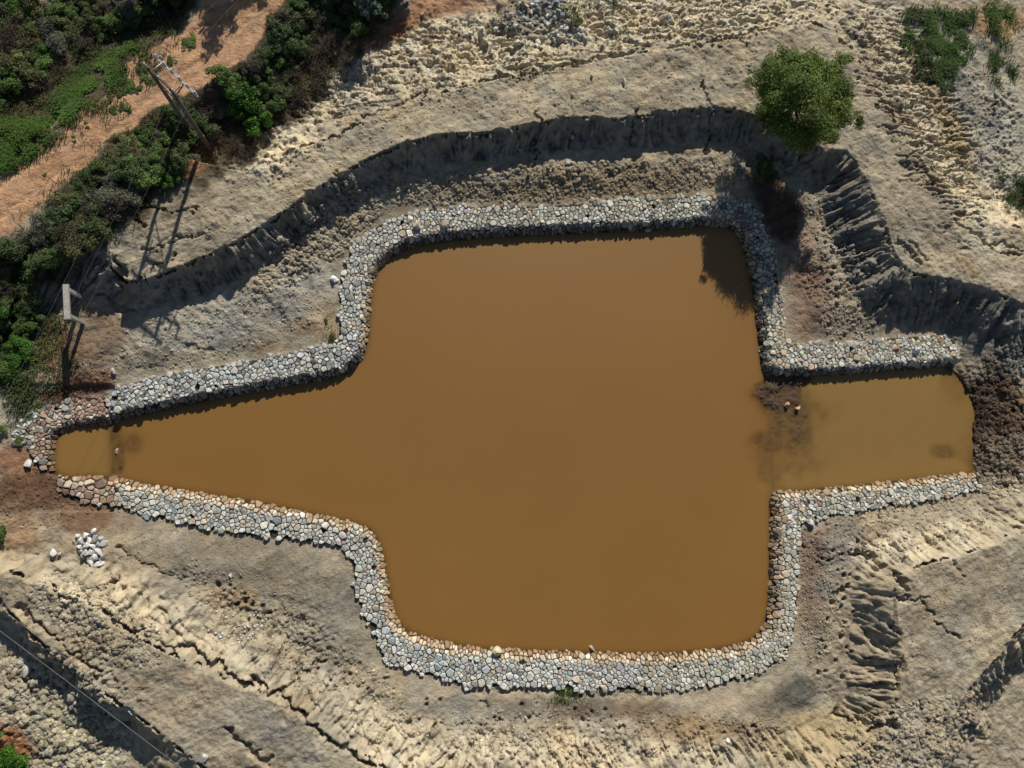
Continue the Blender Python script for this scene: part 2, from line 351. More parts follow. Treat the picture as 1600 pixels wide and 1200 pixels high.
# hoof holes and small pits
def scatter_px(n, px, py, rx, ry, rot, z):
    c, s_ = math.cos(math.radians(rot)), math.sin(math.radians(rot)); o = []
    while len(o) < n:
        a, b = random.uniform(-1, 1), random.uniform(-1, 1)
        if a*a+b*b < 1: o.append(unp(px+a*rx*c-b*ry*s_, py+a*rx*s_+b*ry*c, z))
    return o
PIT = []
for a in [(60, 1565, 680, 40, 90, 0, .8), (55, 1300, 870, 60, 60, -20, 1.2), (45, 900, 1130, 300, 26, 2, 1.3), (16, 380, 950, 80, 25, 20, 1.5), (26, 1480, 250, 30, 110, -30, 2), (20, 1580, 170, 20, 60, -10, 1.8),
          (60, 1400, 790, 110, 25, -5, 1.2), (30, 1310, 1000, 25, 100, 10, 1.2), (30, 1320, 430, 30, 110, -15, 1.3), (40, 700, 110, 230, 60, -15, 2.2), (14, 620, 1080, 80, 20, 15, 1.3), (18, 560, 420, 60, 40, 0, 1.2), (25, 1300, 430, 30, 80, 0, 1.2), (12, 130, 190, 160, 30, -40, 2)]:
    PIT += [(p, random.uniform(.07, .2)) for p in scatter_px(*a)]
for (px, py), r in PIT:
    i0, i1 = np.searchsorted(gx, [px-.6, px+.6]); j0, j1 = np.searchsorted(gy, [py-.6, py+.6])
    xx, yy = X[j0:j1, i0:i1]-px, Y[j0:j1, i0:i1]-py
    d = np.hypot(xx, yy*random.uniform(.7, 1.3))
    d = d*(.7+.7*vnoise(xx*4+px*3, yy*4+py*5, 3))
    Z[j0:j1, i0:i1] -= r*1.9*(1-sst(d, r*.55, r*1.05)) - .04*np.exp(-((d-r*1.6)/.1)**2)
# wall footing, pond bed
def wprof(d, top): return top*(1-np.clip(1-d/.5, 0, 1)**1.15)
def wall_top(x, y):
    u, v = proj(x, y, np.full(np.shape(x), .8))
    return np.where((u < 175) & (v > 600) & (v < 800), .5, WT) - .12*sst(u, 1330, 1500)*((v > 600))
dW = np.full(X.shape, 99.); insub = core
dW[insub] = pdist(X[insub], Y[insub], waterpoly, closed=True)
inw = inpoly(X, Y, waterpoly)
inst = np.zeros(X.shape, bool)
for P in (strip_up, strip_nib, strip_low, strip_lr): inst |= inpoly(X, Y, P)
dS = pdist(X, Y, shore)
doL = np.minimum.reduce([pdist(X, Y, L) for L in (upout, nibout, lowout, lrout)])
# ground next to the outer edge is level with the wall
blend = np.exp(-(doL/1.6)**2)
Z = Z*(1-blend) + blend*(wall_top(X, Y)-.16 + (Z-1.0)*.2)
# muddy channel by the open end of the inlet
near = np.exp(-(dS/2.6)**2)
chan = blob(1560, 650, 60, 60, 20, soft=.4)
ramp = .05+.16*dS + (lump*.3+lump2*.25)*.55 + (fbm(X*1.5, Y*1.5, 3, 81)-.5)*.3
Z = np.where(~inw & ~inst, Z*(1-near)+near*ramp, Z)
Z = np.where(~inw & ~inst & (dS < 1.5), np.minimum(Z, ramp+.15), Z)
Z = np.where(inst, wprof(dW, wall_top(X, Y))-.17, Z)
bed = -1.3*sst(dW, -.2, .9)-.12
dshore_soft = -.12 - .22*dS + (lump*.3)*.5
bed = np.where(dS < dW+.3, np.maximum(bed, dshore_soft), bed)
def sh(px, py, rx, ry, z, rot=0, soft=.6):
    global bed
    b = blob(px, py, rx, ry, rot, soft); bed = bed*(1-b)+(z+(lump*.12+lump2*.12)+(fbm(X*2, Y*2, 3, 55)-.5)*.22)*b
sh(1360, 665, 190, 90, -.75)
sh(1240, 665, 66, 100, -.22, 0, .9); sh(1230, 635, 50, 60, -.12, 0, .8); sh(1225, 612, 36, 28, -.02, 10, .4); sh(1218, 690, 26, 30, -.17); sh(1215, 740, 30, 40, -.3); sh(1490, 705, 26, 14, -.25); sh(180, 705, 9, 48, -.13, 0, .5); sh(197, 690, 26, 26, -.25)
sh(1262, 592, 22, 8, .0, 0, .4); sh(1450, 755, 90, 12, -.35, -5)
dcrest = pdist(X, Y, line([(1197, 585), (1201, 680), (1205, 770)], -.3))
bed = np.maximum(bed, -.22-1.6*np.maximum(dcrest-.15, 0))
dsill = pdist(X, Y, line([(177, 662), (181, 705), (180, 750)], -.1)); bed = np.maximum(bed, -.13-1.3*np.maximum(dsill-.14, 0)+(lump2-.2)*.15)
Z = np.where(inw, bed, Z)
far = ~core
Z = np.where(far, np.clip(Z, 1.2, 4), Z)
U, V = proj(X, Y, Z)
# ------------------------------------------------------------------ soil colours (dry albedo)
COL = np.empty(X.shape+(3,)); COL[:] = (.345, .305, .235)
def paint(c, *a, k=1.0, **kw):
    b = (blob(*a, **kw)*k)[..., None]; COL[:] = COL*(1-b) + np.array(c)*b
SAND, PALE, GREY, ORNG, RED, MUD, GTAN, DGREY = (.40, .352, .265), (.53, .475, .36), (.25, .24, .215), (.40, .225, .125), (.17, .095, .065), (.13, .095, .07), (.305, .27, .21), (.16, .152, .135)
paint(PALE, 800, 60, 420, 70, -13); paint(PALE, 1440, 170, 75, 220, -28); paint(PALE, 1180, 10, 250, 40, -8); paint(PALE, 1540, 330, 60, 70, 20); paint(PALE, 450, 210, 80, 40, -35)
paint(GTAN, 860, 285, 330, 32, -3); paint((.25, .21, .15), 950, 285, 220, 25, -3); paint(GTAN, 520, 370, 130, 50, -38); paint((.34, .325, .285), 330, 500, 190, 50, -15); paint((.27, .26, .235), 400, 510, 110, 24, -15, k=.6)
paint(SAND, 600, 230, 260, 30, -25); paint(SAND, 850, 140, 250, 30, -7); paint(GTAN, 1380, 150, 30, 130, -25); paint(GTAN, 1440, 330, 60, 80, -30); paint(SAND, 1520, 420, 90, 35, 15); paint((.38, .27, .16), 1520, 420, 30, 14, 25, k=.6)
paint((.35, .33, .28), 1530, 170, 70, 130, -25); paint((.36, .34, .28), 1560, 130, 45, 40); paint((.37, .36, .3), 1590, 220, 30, 60); paint((.36, .3, .2), 1480, 190, 18, 130, -27); paint((.19, .185, .165), 1520, 160, 26, 60, -40, k=.6)
paint((.32, .17, .1), 700, 10, 90, 18, -5, k=.8); paint((.33, .2, .11), 620, 45, 45, 18, -30); paint((.32, .22, .13), 1560, 30, 60, 30)
paint(DGREY, 830, 15, 60, 35, -10, k=.7)
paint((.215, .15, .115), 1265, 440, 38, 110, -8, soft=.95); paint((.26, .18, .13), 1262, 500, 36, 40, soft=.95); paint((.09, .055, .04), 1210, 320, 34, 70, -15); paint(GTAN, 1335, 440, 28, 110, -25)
paint((.16, .15, .135), 1330, 330, 40, 80, -15); paint(DGREY, 1480, 480, 120, 45, 8); paint((.1, .09, .08), 1570, 560, 60, 50, 20)
paint((.1, .072, .055), 1560, 650, 60, 80, 0); paint((.2, .165, .125), 1570, 720, 60, 40); paint((.2, .135, .105), 1290, 860, 50, 40, -30, soft=.9); paint((.235, .175, .135), 1270, 930, 22, 80, soft=.9); paint(GREY, 1310, 870, 30, 70, 20, k=.7)
paint(PALE, 1470, 850, 140, 32, -10, k=.8); paint(GTAN, 1490, 960, 120, 80, -30); paint(SAND, 1560, 1000, 60, 40, -45); paint(GTAN, 1365, 1020, 45, 120); paint((.37, .31, .205), 1290, 1150, 110, 50, -10)
paint((.13, .125, .105), 1245, 1085, 65, 26, -15); paint((.36, .36, .33), 1130, 1155, 14, 14, k=.7); paint((.19, .155, .12), 940, 1105, 150, 18, 2); paint((.27, .21, .14), 1090, 1140, 110, 26, 3); paint(GREY, 720, 1110, 80, 22, 3, k=.7)
paint(PALE, 900, 1180, 300, 28, 1, k=.7); paint(PALE, 600, 1150, 130, 45, 36, k=.6); paint(PALE, 290, 985, 170, 34, 33, k=.55); paint(PALE, 120, 930, 80, 20, 30, k=.6)
paint((.235, .21, .165), 380, 890, 210, 55, 12); paint((.21, .2, .17), 520, 970, 60, 90, -20, k=.7); paint((.33, .25, .16), 350, 930, 50, 18, 10, k=.7); paint(GTAN, 260, 1080, 230, 35, 36); paint(GREY, 430, 1150, 90, 30, 36, k=.7); paint((.3, .22, .16), 300, 1060, 60, 16, 35, k=.5)
paint((.33, .31, .24), 90, 1140, 130, 70, 35); paint((.4, .37, .27), 105, 1150, 30, 30); paint((.4, .37, .27), 160, 1180, 30, 20); paint((.25, .13, .07), 20, 1160, 40, 40)
paint((.12, .075, .05), 70, 770, 120, 50, 5); paint((.17, .11, .075), 130, 810, 70, 24, 5); paint((.24, .14, .09), 20, 715, 40, 30); paint((.3, .2, .12), 30, 830, 40, 40, k=.8); paint((.2, .11, .07), 130, 600, 70, 22, -8); paint((.13, .07, .05), 110, 612, 60, 12, -8)
paint((.22, .16, .11), 150, 520, 55, 60); paint((.2, .17, .13), 130, 480, 25, 40, -15); paint((.16, .13, .1), 170, 540, 25, 16); paint((.2, .2, .18), 40, 660, 35, 40, -40); paint((.2, .12, .08), 80, 540, 50, 60)
paint((.27, .17, .1), 480, 510, 30, 14, k=.5); paint((.3, .2, .12), 415, 545, 22, 8, k=.7); paint((.22, .17, .1), 515, 510, 12, 40, k=.5); paint((.25, .23, .18), 230, 1000, 30, 100, k=0)
# grey clay layer of the cut; its dark colour also deepens the cliff's shade
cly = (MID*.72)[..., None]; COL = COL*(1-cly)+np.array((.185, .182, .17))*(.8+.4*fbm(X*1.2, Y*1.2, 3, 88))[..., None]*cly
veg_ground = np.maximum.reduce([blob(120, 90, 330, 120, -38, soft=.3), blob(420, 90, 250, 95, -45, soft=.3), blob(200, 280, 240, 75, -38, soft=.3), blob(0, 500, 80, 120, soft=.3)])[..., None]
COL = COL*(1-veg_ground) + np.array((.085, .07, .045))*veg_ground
for a in ((300, 240, 50, 26, -30), (20, 440, 36, 22, 20), (500, 60, 30, 18, -20), (600, 50, 60, 22, -35)): paint((.26, .14, .08), *a)
ROADU = [(-500, 640), (-100, 330), (0, 265), (50, 240), (100, 203), (130, 168), (165, 145), (182, 112), (215, 82), (255, 62), (290, 42), (320, 0), (360, -60), (500, -260)]
ROADL = [(-500, 760), (-100, 430), (0, 360), (60, 318), (82, 288), (138, 242), (150, 212), (195, 195), (232, 166), (290, 140), (330, 112), (372, 85), (405, 40), (432, 0), (480, -60), (620, -260)]
ru, rl_ = line(ROADU, 2.2), line([(a+9, b_+11) for a, b_ in ROADL], 2.2)
roadp = smooth(np.vstack([ru, rl_[::-1]]), 1, True)
rin = inpoly(wx, wy, roadp); dR = pdist(wx, wy, roadp, closed=True)
rk = np.where(rin, sst(dR, 0, .25), 0)
paintr = np.array((.46, .285, .175))*(.82+.36*fbm(X*.5, Y*.5, 4, 61))[..., None]
COL = COL*(1-rk[..., None]) + paintr*rk[..., None]
Zr = 2.25 + (fbm(X*.2, Y*.2, 2, 63)-.5)*.4 + (fbm(X*2, Y*2, 3, 64)-.5)*.07
cl = line([((a[0]+b[0])/2, (a[1]+b[1])/2) for a, b in zip([(-500, 700), (0, 312), (100, 245), (200, 155), (300, 80), (375, 20), (560, -260)], [(-500, 700), (0, 312), (100, 245), (200, 155), (300, 80), (375, 20), (560, -260)])], 2.2)
dcl = pdist(wx, wy, cl); Zr -= .07*(np.exp(-((dcl-.85)/.22)**2))
dro = np.where(rin, 0, dR); bl = np.exp(-(dro/1.4)**2)
Z = Z*(1-bl)+Zr*bl
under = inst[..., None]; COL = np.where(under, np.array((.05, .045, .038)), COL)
COL = np.where(inw[..., None], np.array((.10, .07, .045)), COL)
paint((.09, .06, .045), 1225, 640, 50, 60, k=.8)
wet = np.exp(-(dS/1.0)**2)[..., None]*(~inst)[..., None]; COL = COL*(1-.45*wet)
# mineral mottling of the soil itself: bleached crusts; dark flecks paint in clod shadows and holes
mot = fbm(X*1.8, Y*1.8, 5, 91); COL *= (.70+.6*mot)[..., None]
tnt = (fbm(X*.7+9, Y*.7, 4, 97)-.5)[..., None]*core[..., None]; COL = COL*(1+tnt*np.array((.2, .03, -.2)))
stk = fbm((X*.9+Y*.45)*.5+WARP*1.5, (X*.45-Y*.9)*2.6, 4, 99); COL *= (1-.28*sst(stk, .52, .7)*core*(1-rough))[..., None]
flk = sst(fbm(X*3.3+4, Y*3.3, 4, 95), .62, .74)*core; COL *= (1-.5*flk*(.3+rough))[..., None]
COL = np.clip(COL*np.array((1.06, 1.02, .95)), .01, .8)
ny, nx = X.shape
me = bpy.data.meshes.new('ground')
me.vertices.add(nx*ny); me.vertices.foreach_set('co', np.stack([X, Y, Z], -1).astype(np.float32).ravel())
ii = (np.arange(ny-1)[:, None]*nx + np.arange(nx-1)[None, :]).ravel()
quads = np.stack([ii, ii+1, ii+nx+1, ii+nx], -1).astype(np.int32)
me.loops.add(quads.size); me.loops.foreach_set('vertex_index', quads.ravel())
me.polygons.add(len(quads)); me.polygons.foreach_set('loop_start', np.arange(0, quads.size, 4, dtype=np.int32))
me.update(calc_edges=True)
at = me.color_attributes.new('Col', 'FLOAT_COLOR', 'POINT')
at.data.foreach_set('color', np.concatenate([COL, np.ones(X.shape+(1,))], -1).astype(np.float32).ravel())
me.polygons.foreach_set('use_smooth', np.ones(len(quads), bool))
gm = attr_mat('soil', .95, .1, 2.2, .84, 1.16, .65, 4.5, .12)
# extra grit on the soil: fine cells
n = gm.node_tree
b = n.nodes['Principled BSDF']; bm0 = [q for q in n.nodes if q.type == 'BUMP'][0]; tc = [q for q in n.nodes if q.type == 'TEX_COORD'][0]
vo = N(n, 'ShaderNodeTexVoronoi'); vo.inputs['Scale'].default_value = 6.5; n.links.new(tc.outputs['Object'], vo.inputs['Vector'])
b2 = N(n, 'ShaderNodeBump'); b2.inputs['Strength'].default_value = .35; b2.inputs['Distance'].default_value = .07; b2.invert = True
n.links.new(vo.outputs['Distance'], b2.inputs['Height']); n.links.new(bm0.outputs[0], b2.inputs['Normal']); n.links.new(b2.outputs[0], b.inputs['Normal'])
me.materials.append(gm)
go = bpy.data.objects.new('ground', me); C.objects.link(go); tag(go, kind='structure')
def gz(x, y):
    i = int(np.clip(np.searchsorted(gx, x)-1, 0, nx-2)); j = int(np.clip(np.searchsorted(gy, y)-1, 0, ny-2))
    fx = (x-gx[i])/(gx[i+1]-gx[i]); fy = (y-gy[j])/(gy[j+1]-gy[j])
    return float((Z[j, i]*(1-fx)+Z[j, i+1]*fx)*(1-fy)+(Z[j+1, i]*(1-fx)+Z[j+1, i+1]*fx)*fy)
def gcol(x, y):
    i = int(np.clip(np.searchsorted(gx, x), 0, nx-1)); j = int(np.clip(np.searchsorted(gy, y), 0, ny-1)); return COL[j, i]
def on(px, py, z=2.0):
    for _ in range(6):
        x, y = unp(px, py, z); z = gz(x, y)
    return x, y, z
# ------------------------------------------------------------------ water
def water(name, poly, z, grow=.35):
    lo, hi = poly.min(0)-1, poly.max(0)+1
    ax = np.arange(lo[0], hi[0], .25); ay = np.arange(lo[1], hi[1], .25)
    A, Bv = np.meshgrid(ax, ay)
    ok = inpoly(A, Bv, poly) | (pdist(A, Bv, poly, True) < grow)
    idx = -np.ones(A.shape, int); idx[ok] = np.arange(ok.sum())
    dep = np.array([z-gz(x, y) for x, y in zip(A[ok], Bv[ok])])
    q = []
    a, b_, c, d = idx[:-1, :-1], idx[:-1, 1:], idx[1:, 1:], idx[1:, :-1]
    k = (a >= 0) & (b_ >= 0) & (c >= 0) & (d >= 0)
    q = np.stack([a[k], b_[k], c[k], d[k]], -1)
    m_ = bpy.data.meshes.new(name)
    m_.from_pydata([(x, y, z) for x, y in zip(A[ok], Bv[ok])], [], q.tolist())
    t = m_.color_attributes.new('Depth', 'FLOAT_COLOR', 'POINT')
    op = 1-np.exp(-np.clip(dep, 0, 9)*4.2)
    t.data.foreach_set('color', np.stack([op, op, op, np.ones_like(op)], -1).astype(np.float32).ravel())
    t2 = m_.color_attributes.new('Silt', 'FLOAT_COLOR', 'POINT')
    ua, va_ = proj(A[ok], Bv[ok], A[ok]*0)
    si = sst(ua+(fbm(A[ok]*.6, Bv[ok]*.6, 3, 5)-.5)*70, 1190, 1225)
    si = np.maximum(si, .75*(1-sst(ua, 172, 186)))
    t2.data.foreach_set('color', np.stack([si, si, si, np.ones_like(si)], -1).astype(np.float32).ravel())
    m_.polygons.foreach_set('use_smooth', [True]*len(m_.polygons))
    o = bpy.data.objects.new(name, m_); C.objects.link(o); return tag(o, kind='structure')
wm, n, b = mat('muddy_water', .45, .5)
va = N(n, 'ShaderNodeVertexColor', layer_name='Depth'); n.links.new(va.outputs[0], b.inputs['Alpha'])
tc = N(n, 'ShaderNodeTexCoord'); nz = N(n, 'ShaderNodeTexNoise'); nz.inputs['Scale'].default_value = .06; nz.inputs['Detail'].default_value = 3; n.links.new(tc.outputs['Object'], nz.inputs['Vector'])
cr = N(n, 'ShaderNodeValToRGB'); cr.color_ramp.elements[0].position = .3; cr.color_ramp.elements[0].color = (.214, .106, .023, 1); cr.color_ramp.elements[1].position = .7; cr.color_ramp.elements[1].color = (.236, .120, .027, 1)
n.links.new(nz.outputs[0], cr.inputs[0]); vs2 = N(n, 'ShaderNodeVertexColor', layer_name='Silt'); mxs = N(n, 'ShaderNodeMix', data_type='RGBA'); n.links.new(vs2.outputs[0], mxs.inputs[0]); n.links.new(cr.outputs[0], mxs.inputs[6]); mxs.inputs[7].default_value = (.245, .142, .036, 1)
n.links.new(mxs.outputs[2], b.inputs['Base Color'])
nb = N(n, 'ShaderNodeTexNoise'); nb.inputs['Scale'].default_value = 3; nb.inputs['Detail'].default_value = 3; n.links.new(tc.outputs['Object'], nb.inputs['Vector'])
bm = N(n, 'ShaderNodeBump'); bm.inputs['Strength'].default_value = .08; bm.inputs['Distance'].default_value = .04; n.links.new(nb.outputs[0], bm.inputs['Height']); n.links.new(bm.outputs[0], b.inputs['Normal'])
wo = water('pond_water', waterpoly, 0.0); wo.data.materials.append(wm)
# ------------------------------------------------------------------ dry-stone walls
stone_m = attr_mat('wall_stone', .85, .25, 5, .72, 1.25, .6, 9, .03)
def clip(poly, mx, my, dx, dy):
    out = []; n_ = len(poly)
    for i in range(n_):
        a, b_ = poly[i], poly[(i+1) % n_]
        da = (a[0]-mx)*dx+(a[1]-my)*dy; db = (b_[0]-mx)*dx+(b_[1]-my)*dy
        if da <= 0: out.append(a)
        if da*db < 0:
            t = da/(da-db); out.append((a[0]+(b_[0]-a[0])*t, a[1]+(b_[1]-a[1])*t))
    return out
def stone_from_poly(mb, poly, base, nrm, h, col, sink=.16, irr=.17):
    # poly: list of (x,y) offsets in plan from the seed, laid on the plane with normal nrm
    pts = []
    for (x, y) in poly: pts.append(Vector((x, y, -(nrm.x*x+nrm.y*y)/max(nrm.z, .35))))
    n_ = len(pts); Q = []
    for i in range(n_):
        a, b_ = pts[i], pts[(i+1) % n_]
        if (a-b_).length < .05: Q.append((a+b_)/2); continue
        k1 = random.uniform(.01, .08); Q += [a*(1-k1)+b_*k1, a*k1+b_*(1-k1)]
    n_ = len(Q)
    if n_ < 4: return
    c = sum(Q, Vector())/n_
    vs = []
    jt = [random.uniform(1-irr, 1) for _ in range(n_)]
    tx, ty = random.uniform(-.16, .16), random.uniform(-.16, .16)
    for s_, z_ in ((.95, -sink), (.98, h*.4), (.92, h*.85), (.76, h)):
        for k, q in enumerate(Q):
            p = c+(q-c)*s_*jt[k]
            tl = (q.x-c.x)*tx+(q.y-c.y)*ty if z_ > 0 else 0
            vs.append(base+p+nrm*(z_+tl+(random.uniform(-.012, .012) if z_ > 0 else 0)))
    vs.append(base+c+nrm*(h*1.02+random.uniform(-.01, .02)))
    fs = []
    for r in range(3):
        for k in range(n_): fs.append((r*n_+k, r*n_+(k+1) % n_, (r+1)*n_+(k+1) % n_, (r+1)*n_+k))
    for k in range(n_): fs.append((3*n_+k, 3*n_+(k+1) % n_, 4*n_))
    mb.add(vs, fs, col)
def wall(name, strip, inner, topf, colf, sp, label, sp_face=None):
    lo, hi = strip.min(0)-.8, strip.max(0)+.8
    area = (hi-lo).prod()
    seeds = []; cell = {}
    sp_face = sp_face or sp*.8
    K = int(area/(sp*sp)*14)
    cx_ = rng.uniform(lo[0], hi[0], K); cy_ = rng.uniform(lo[1], hi[1], K)
    wj = (vnoise(cx_*1.9, cy_*1.9, 33)-.5)*.5; ins = inpoly(cx_+wj, cy_+(vnoise(cx_*1.9, cy_*1.9, 35)-.5)*.5, strip); ins = np.where(pdist(cx_, cy_, inner) < .5, inpoly(cx_, cy_, strip), ins); din = pdist(cx_, cy_, inner); dst = pdist(cx_, cy_, strip, True)
    keep = ins | (dst < .7)
    cx_, cy_, ins, din = cx_[keep], cy_[keep], ins[keep], din[keep]
    szn = .42+1.35*rng.random(len(cx_))**2.2
    for x, y, i_, d, z_ in zip(cx_, cy_, ins, din, szn):
        r = (sp_face if d < .62 else sp)*z_
        gk = (int(x//.6), int(y//.6)); bad = False
        for a in (-1, 0, 1):
            for b_ in (-1, 0, 1):
                for (xx, yy, rr, _, _) in cell.get((gk[0]+a, gk[1]+b_), ()):
                    if (xx-x)**2+(yy-y)**2 < ((rr+r)/2)**2: bad = True; break
                if bad: break
            if bad: break
        if not bad:
            cell.setdefault(gk, []).append((x, y, r, i_, d)); seeds.append((x, y, r, i_, d))
    kd = kdtree.KDTree(len(seeds))
    for i, s_ in enumerate(seeds): kd.insert((s_[0], s_[1], 0), i)
    kd.balance()
    root = empty(name, (0, 0, 0), label, 'wall')
    top, face = MB(), MB()
    for i, (x, y, r, i_, d) in enumerate(seeds):
        if not i_ or random.random() < .006: continue
        poly = [(-.6, -.6), (.6, -.6), (.6, .6), (-.6, .6)]
        for (co, j, dd) in kd.find_n((x, y, 0), 14):
            if j == i: continue
            dx, dy = co.x-x, co.y-y
            rj = seeds[j][2]; f = .5*(1+.55*(r-rj)/(r+rj))
            poly = clip(poly, dx*f, dy*f, dx, dy)
            if len(poly) < 3: break
        if len(poly) < 3: continue
        poly = [(a*.985, b_*.985) for a, b_ in poly]
        tp = float(topf(np.array([x]), np.array([y]))[0])
        e = .05
        hh = lambda xx, yy: float(wprof(pdist(np.array([xx]), np.array([yy]), inner), tp)[0])
        z = hh(x, y)
        if d < .75:
            g1_ = (hh(x+e, y)-hh(x-e, y))/(2*e); g2_ = (hh(x, y+e)-hh(x, y-e))/(2*e)
            g1_, g2_ = np.clip([g1_, g2_], -1.5, 1.5)
        else: g1_ = g2_ = 0
        nr = Vector((-g1_+random.uniform(-.09, .09), -g2_+random.uniform(-.09, .09), 1)).normalized()
        fc = d < .55
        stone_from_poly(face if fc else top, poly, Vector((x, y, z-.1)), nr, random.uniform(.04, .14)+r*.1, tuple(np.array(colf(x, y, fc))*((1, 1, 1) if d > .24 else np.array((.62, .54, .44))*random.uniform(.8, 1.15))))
    top.build('wall_top', stone_m, root)
    fo = face.build('wall_face', stone_m, root); fo['label'] = 'tan water-stained sloping face of the wall'
    return root
def jit(c, a=.3, hue=.03):
    k = 1+random.uniform(-a, a); return [max(.03, v*k*(1+random.uniform(-hue, hue))) for v in c]
PG, BL, TN, OR, YG, DK, RD = (.53, .52, .46), (.46, .485, .47), (.47, .40, .30), (.43, .32, .21), (.46, .45, .37), (.24, .23, .21), (.36, .245, .19)
def pick(ws):
    r = random.random()*sum(q for _, q in ws)
    for c, q in ws:
        r -= q
        if r <= 0: return jit(c)
    return jit(ws[-1][0])
def col_up(x, y, fc):
    u, v = proj(x, y, .8)
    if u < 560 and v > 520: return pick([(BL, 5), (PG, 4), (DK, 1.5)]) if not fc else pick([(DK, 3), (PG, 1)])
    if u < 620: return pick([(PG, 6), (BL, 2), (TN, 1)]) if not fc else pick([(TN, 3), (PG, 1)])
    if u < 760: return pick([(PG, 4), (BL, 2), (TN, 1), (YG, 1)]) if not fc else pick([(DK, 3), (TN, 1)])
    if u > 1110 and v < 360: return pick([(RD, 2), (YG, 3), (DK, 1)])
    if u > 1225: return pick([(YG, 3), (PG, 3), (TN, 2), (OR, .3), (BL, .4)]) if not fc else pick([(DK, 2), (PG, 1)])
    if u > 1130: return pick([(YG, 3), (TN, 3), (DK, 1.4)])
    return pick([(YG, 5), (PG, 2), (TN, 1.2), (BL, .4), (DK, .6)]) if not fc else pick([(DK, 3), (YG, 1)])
def col_low(x, y, fc):
    u, v = proj(x, y, .8)
    if fc: return pick([(TN, 6), (OR, 2), (PG, 1)])
    if u > 1195 and v < 1000:
        if u < 1255: return pick([(TN, 4), (YG, 3), (PG, 1), (OR, 1.3)]) if u < 1228 else pick([(PG, 4), (YG, 2), (TN, 2)])
        return pick([(PG, 4), (YG, 2), (TN, 1), (RD, .5 if u < 1430 else 0)])
    if u < 620: return pick([(PG, 7), (BL, 2), (TN, 1)])
    if u > 1000: return pick([(YG, 3), (PG, 3), (TN, 1)])
    return pick([(PG, 5), (BL, 4), (TN, .6)])
def col_nib(x, y, fc):
    u, v = proj(x, y, .7)
    return pick([(RD, 4), (PG, 2), (TN, 1.5), (DK, 1)]) if u < 110 else pick([(RD, 6), (OR, 1), (PG, 1)])
def col_lr(x, y, fc): return pick([(RD, 3), (TN, 4), (OR, 1), (PG, 1)])
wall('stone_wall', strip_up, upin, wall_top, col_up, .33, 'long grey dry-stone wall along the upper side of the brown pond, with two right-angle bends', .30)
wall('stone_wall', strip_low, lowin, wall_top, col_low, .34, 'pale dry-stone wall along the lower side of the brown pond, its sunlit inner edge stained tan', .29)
wall('stone_wall', strip_nib, nibin, wall_top, col_nib, .30, 'curved reddish rubble wall round the small square basin at the narrow end', .28)
wall('stone_wall', strip_lr, lrin, wall_top, col_lr, .42, 'short tumbled reddish-tan stone wall below the small square basin', .40)
# ------------------------------------------------------------------ loose rocks
ICO = None
def ico():
    global ICO
    if ICO is None:
        import bmesh
        bm_ = bmesh.new(); bmesh.ops.create_icosphere(bm_, subdivisions=2, radius=1)
        ICO = ([v.co.copy() for v in bm_.verts], [tuple(v.index for v in f.verts) for f in bm_.faces]); bm_.free()
    return ICO
def rock_mesh(mb, c, r, col, flat=.75, cuts=12):
    vs, fs = ico(); V_ = [v.copy() for v in vs]
    for _ in range(cuts):
        d = Vector((random.gauss(0, 1), random.gauss(0, 1), random.gauss(0, .8))).normalized(); k = random.uniform(.38, .78)
        for v in V_:
            q = v.dot(d)
            if q > k: v -= d*(q-k)
    a = random.uniform(0, 6.28); sx, sy = random.uniform(.8, 1.3), random.uniform(.75, 1.0)
    out = []
    for v in V_:
        x, y = v.x*sx, v.y*sy
        out.append(Vector((x*math.cos(a)-y*math.sin(a), x*math.sin(a)+y*math.cos(a), v.z*flat))*r*1.25+Vector(c))
    mb.add(out, fs, col)
def rock(px, py, rpx, col, label, group=None, lift=0, cat='rock', z0=None):
    x, y, z = on(px, py, 1.5)
    if z0 is not None: x, y = unp(px, py, z0); z = z0
    r = rpx/23.0
    mb = MB(); rock_mesh(mb, (0, 0, 0), r, jit(col, .22))
    o = mb.build('rock', stone_m); o.location = (x, y, z+r*.3+lift)
    return tag(o, label, cat, group)
WH = (.62, .62, .59)
for (a, b_, r, dk, lift) in [(122, 838, 5, 0, 0), (128, 843, 6, 0, .1), (136, 837, 6, 0, 0), (142, 843, 5, 0, .15), (148, 832, 5.5, 0, 0), (150, 840, 5, 1, .1), (158, 842, 5.5, 0, 0), (163, 850, 5, 0, 0), (156, 851, 5.5, 1, .2), (148, 852, 6, 0, .3), (140, 852, 6, 0, .3), (133, 850, 5, 1, .1),
                            (126, 853, 5.5, 0, 0), (128, 862, 5, 0, 0), (130, 868, 6, 1, 0), (138, 862, 6, 0, .25), (147, 862, 5.5, 0, .25), (156, 861, 5.5, 0, .1), (160, 868, 5, 1, 0), (152, 871, 5.5, 0, .1), (143, 872, 6, 0, .1), (145, 880, 6, 0, 0), (155, 880, 6.5, 0, 0), (158, 874, 4.5, 0, 0), (116, 847, 3.5, 0, 0)]:
    rock(a, b_, r, (.3, .31, .31) if dk else WH, ('darker grey' if dk else 'bright white') + ' angular rock in the small heap on the bank below the square basin', 'rocks heaped on the bank', lift)  # a few rocks of the heap in a darker grey
rock(1266, 817, 9, (.6, .62, .62), 'large rounded white boulder tucked in the corner where the lower wall turns')
rock(1252, 812, 5, (.5, .45, .38), 'pale pinkish stone beside the large rounded white boulder')
rock(46, 725, 7, WH, 'round white boulder at the foot of the reddish rubble wall')
rock(85, 864, 6, WH, 'pale boulder alone to the side of the white rock heap')
rock(94, 865, 3.5, (.45, .33, .24), 'small tan stone touching the pale lone boulder')
rock(523, 437, 7, (.6, .62, .6), 'bright white slab leaning on the outer edge of the wall bend')
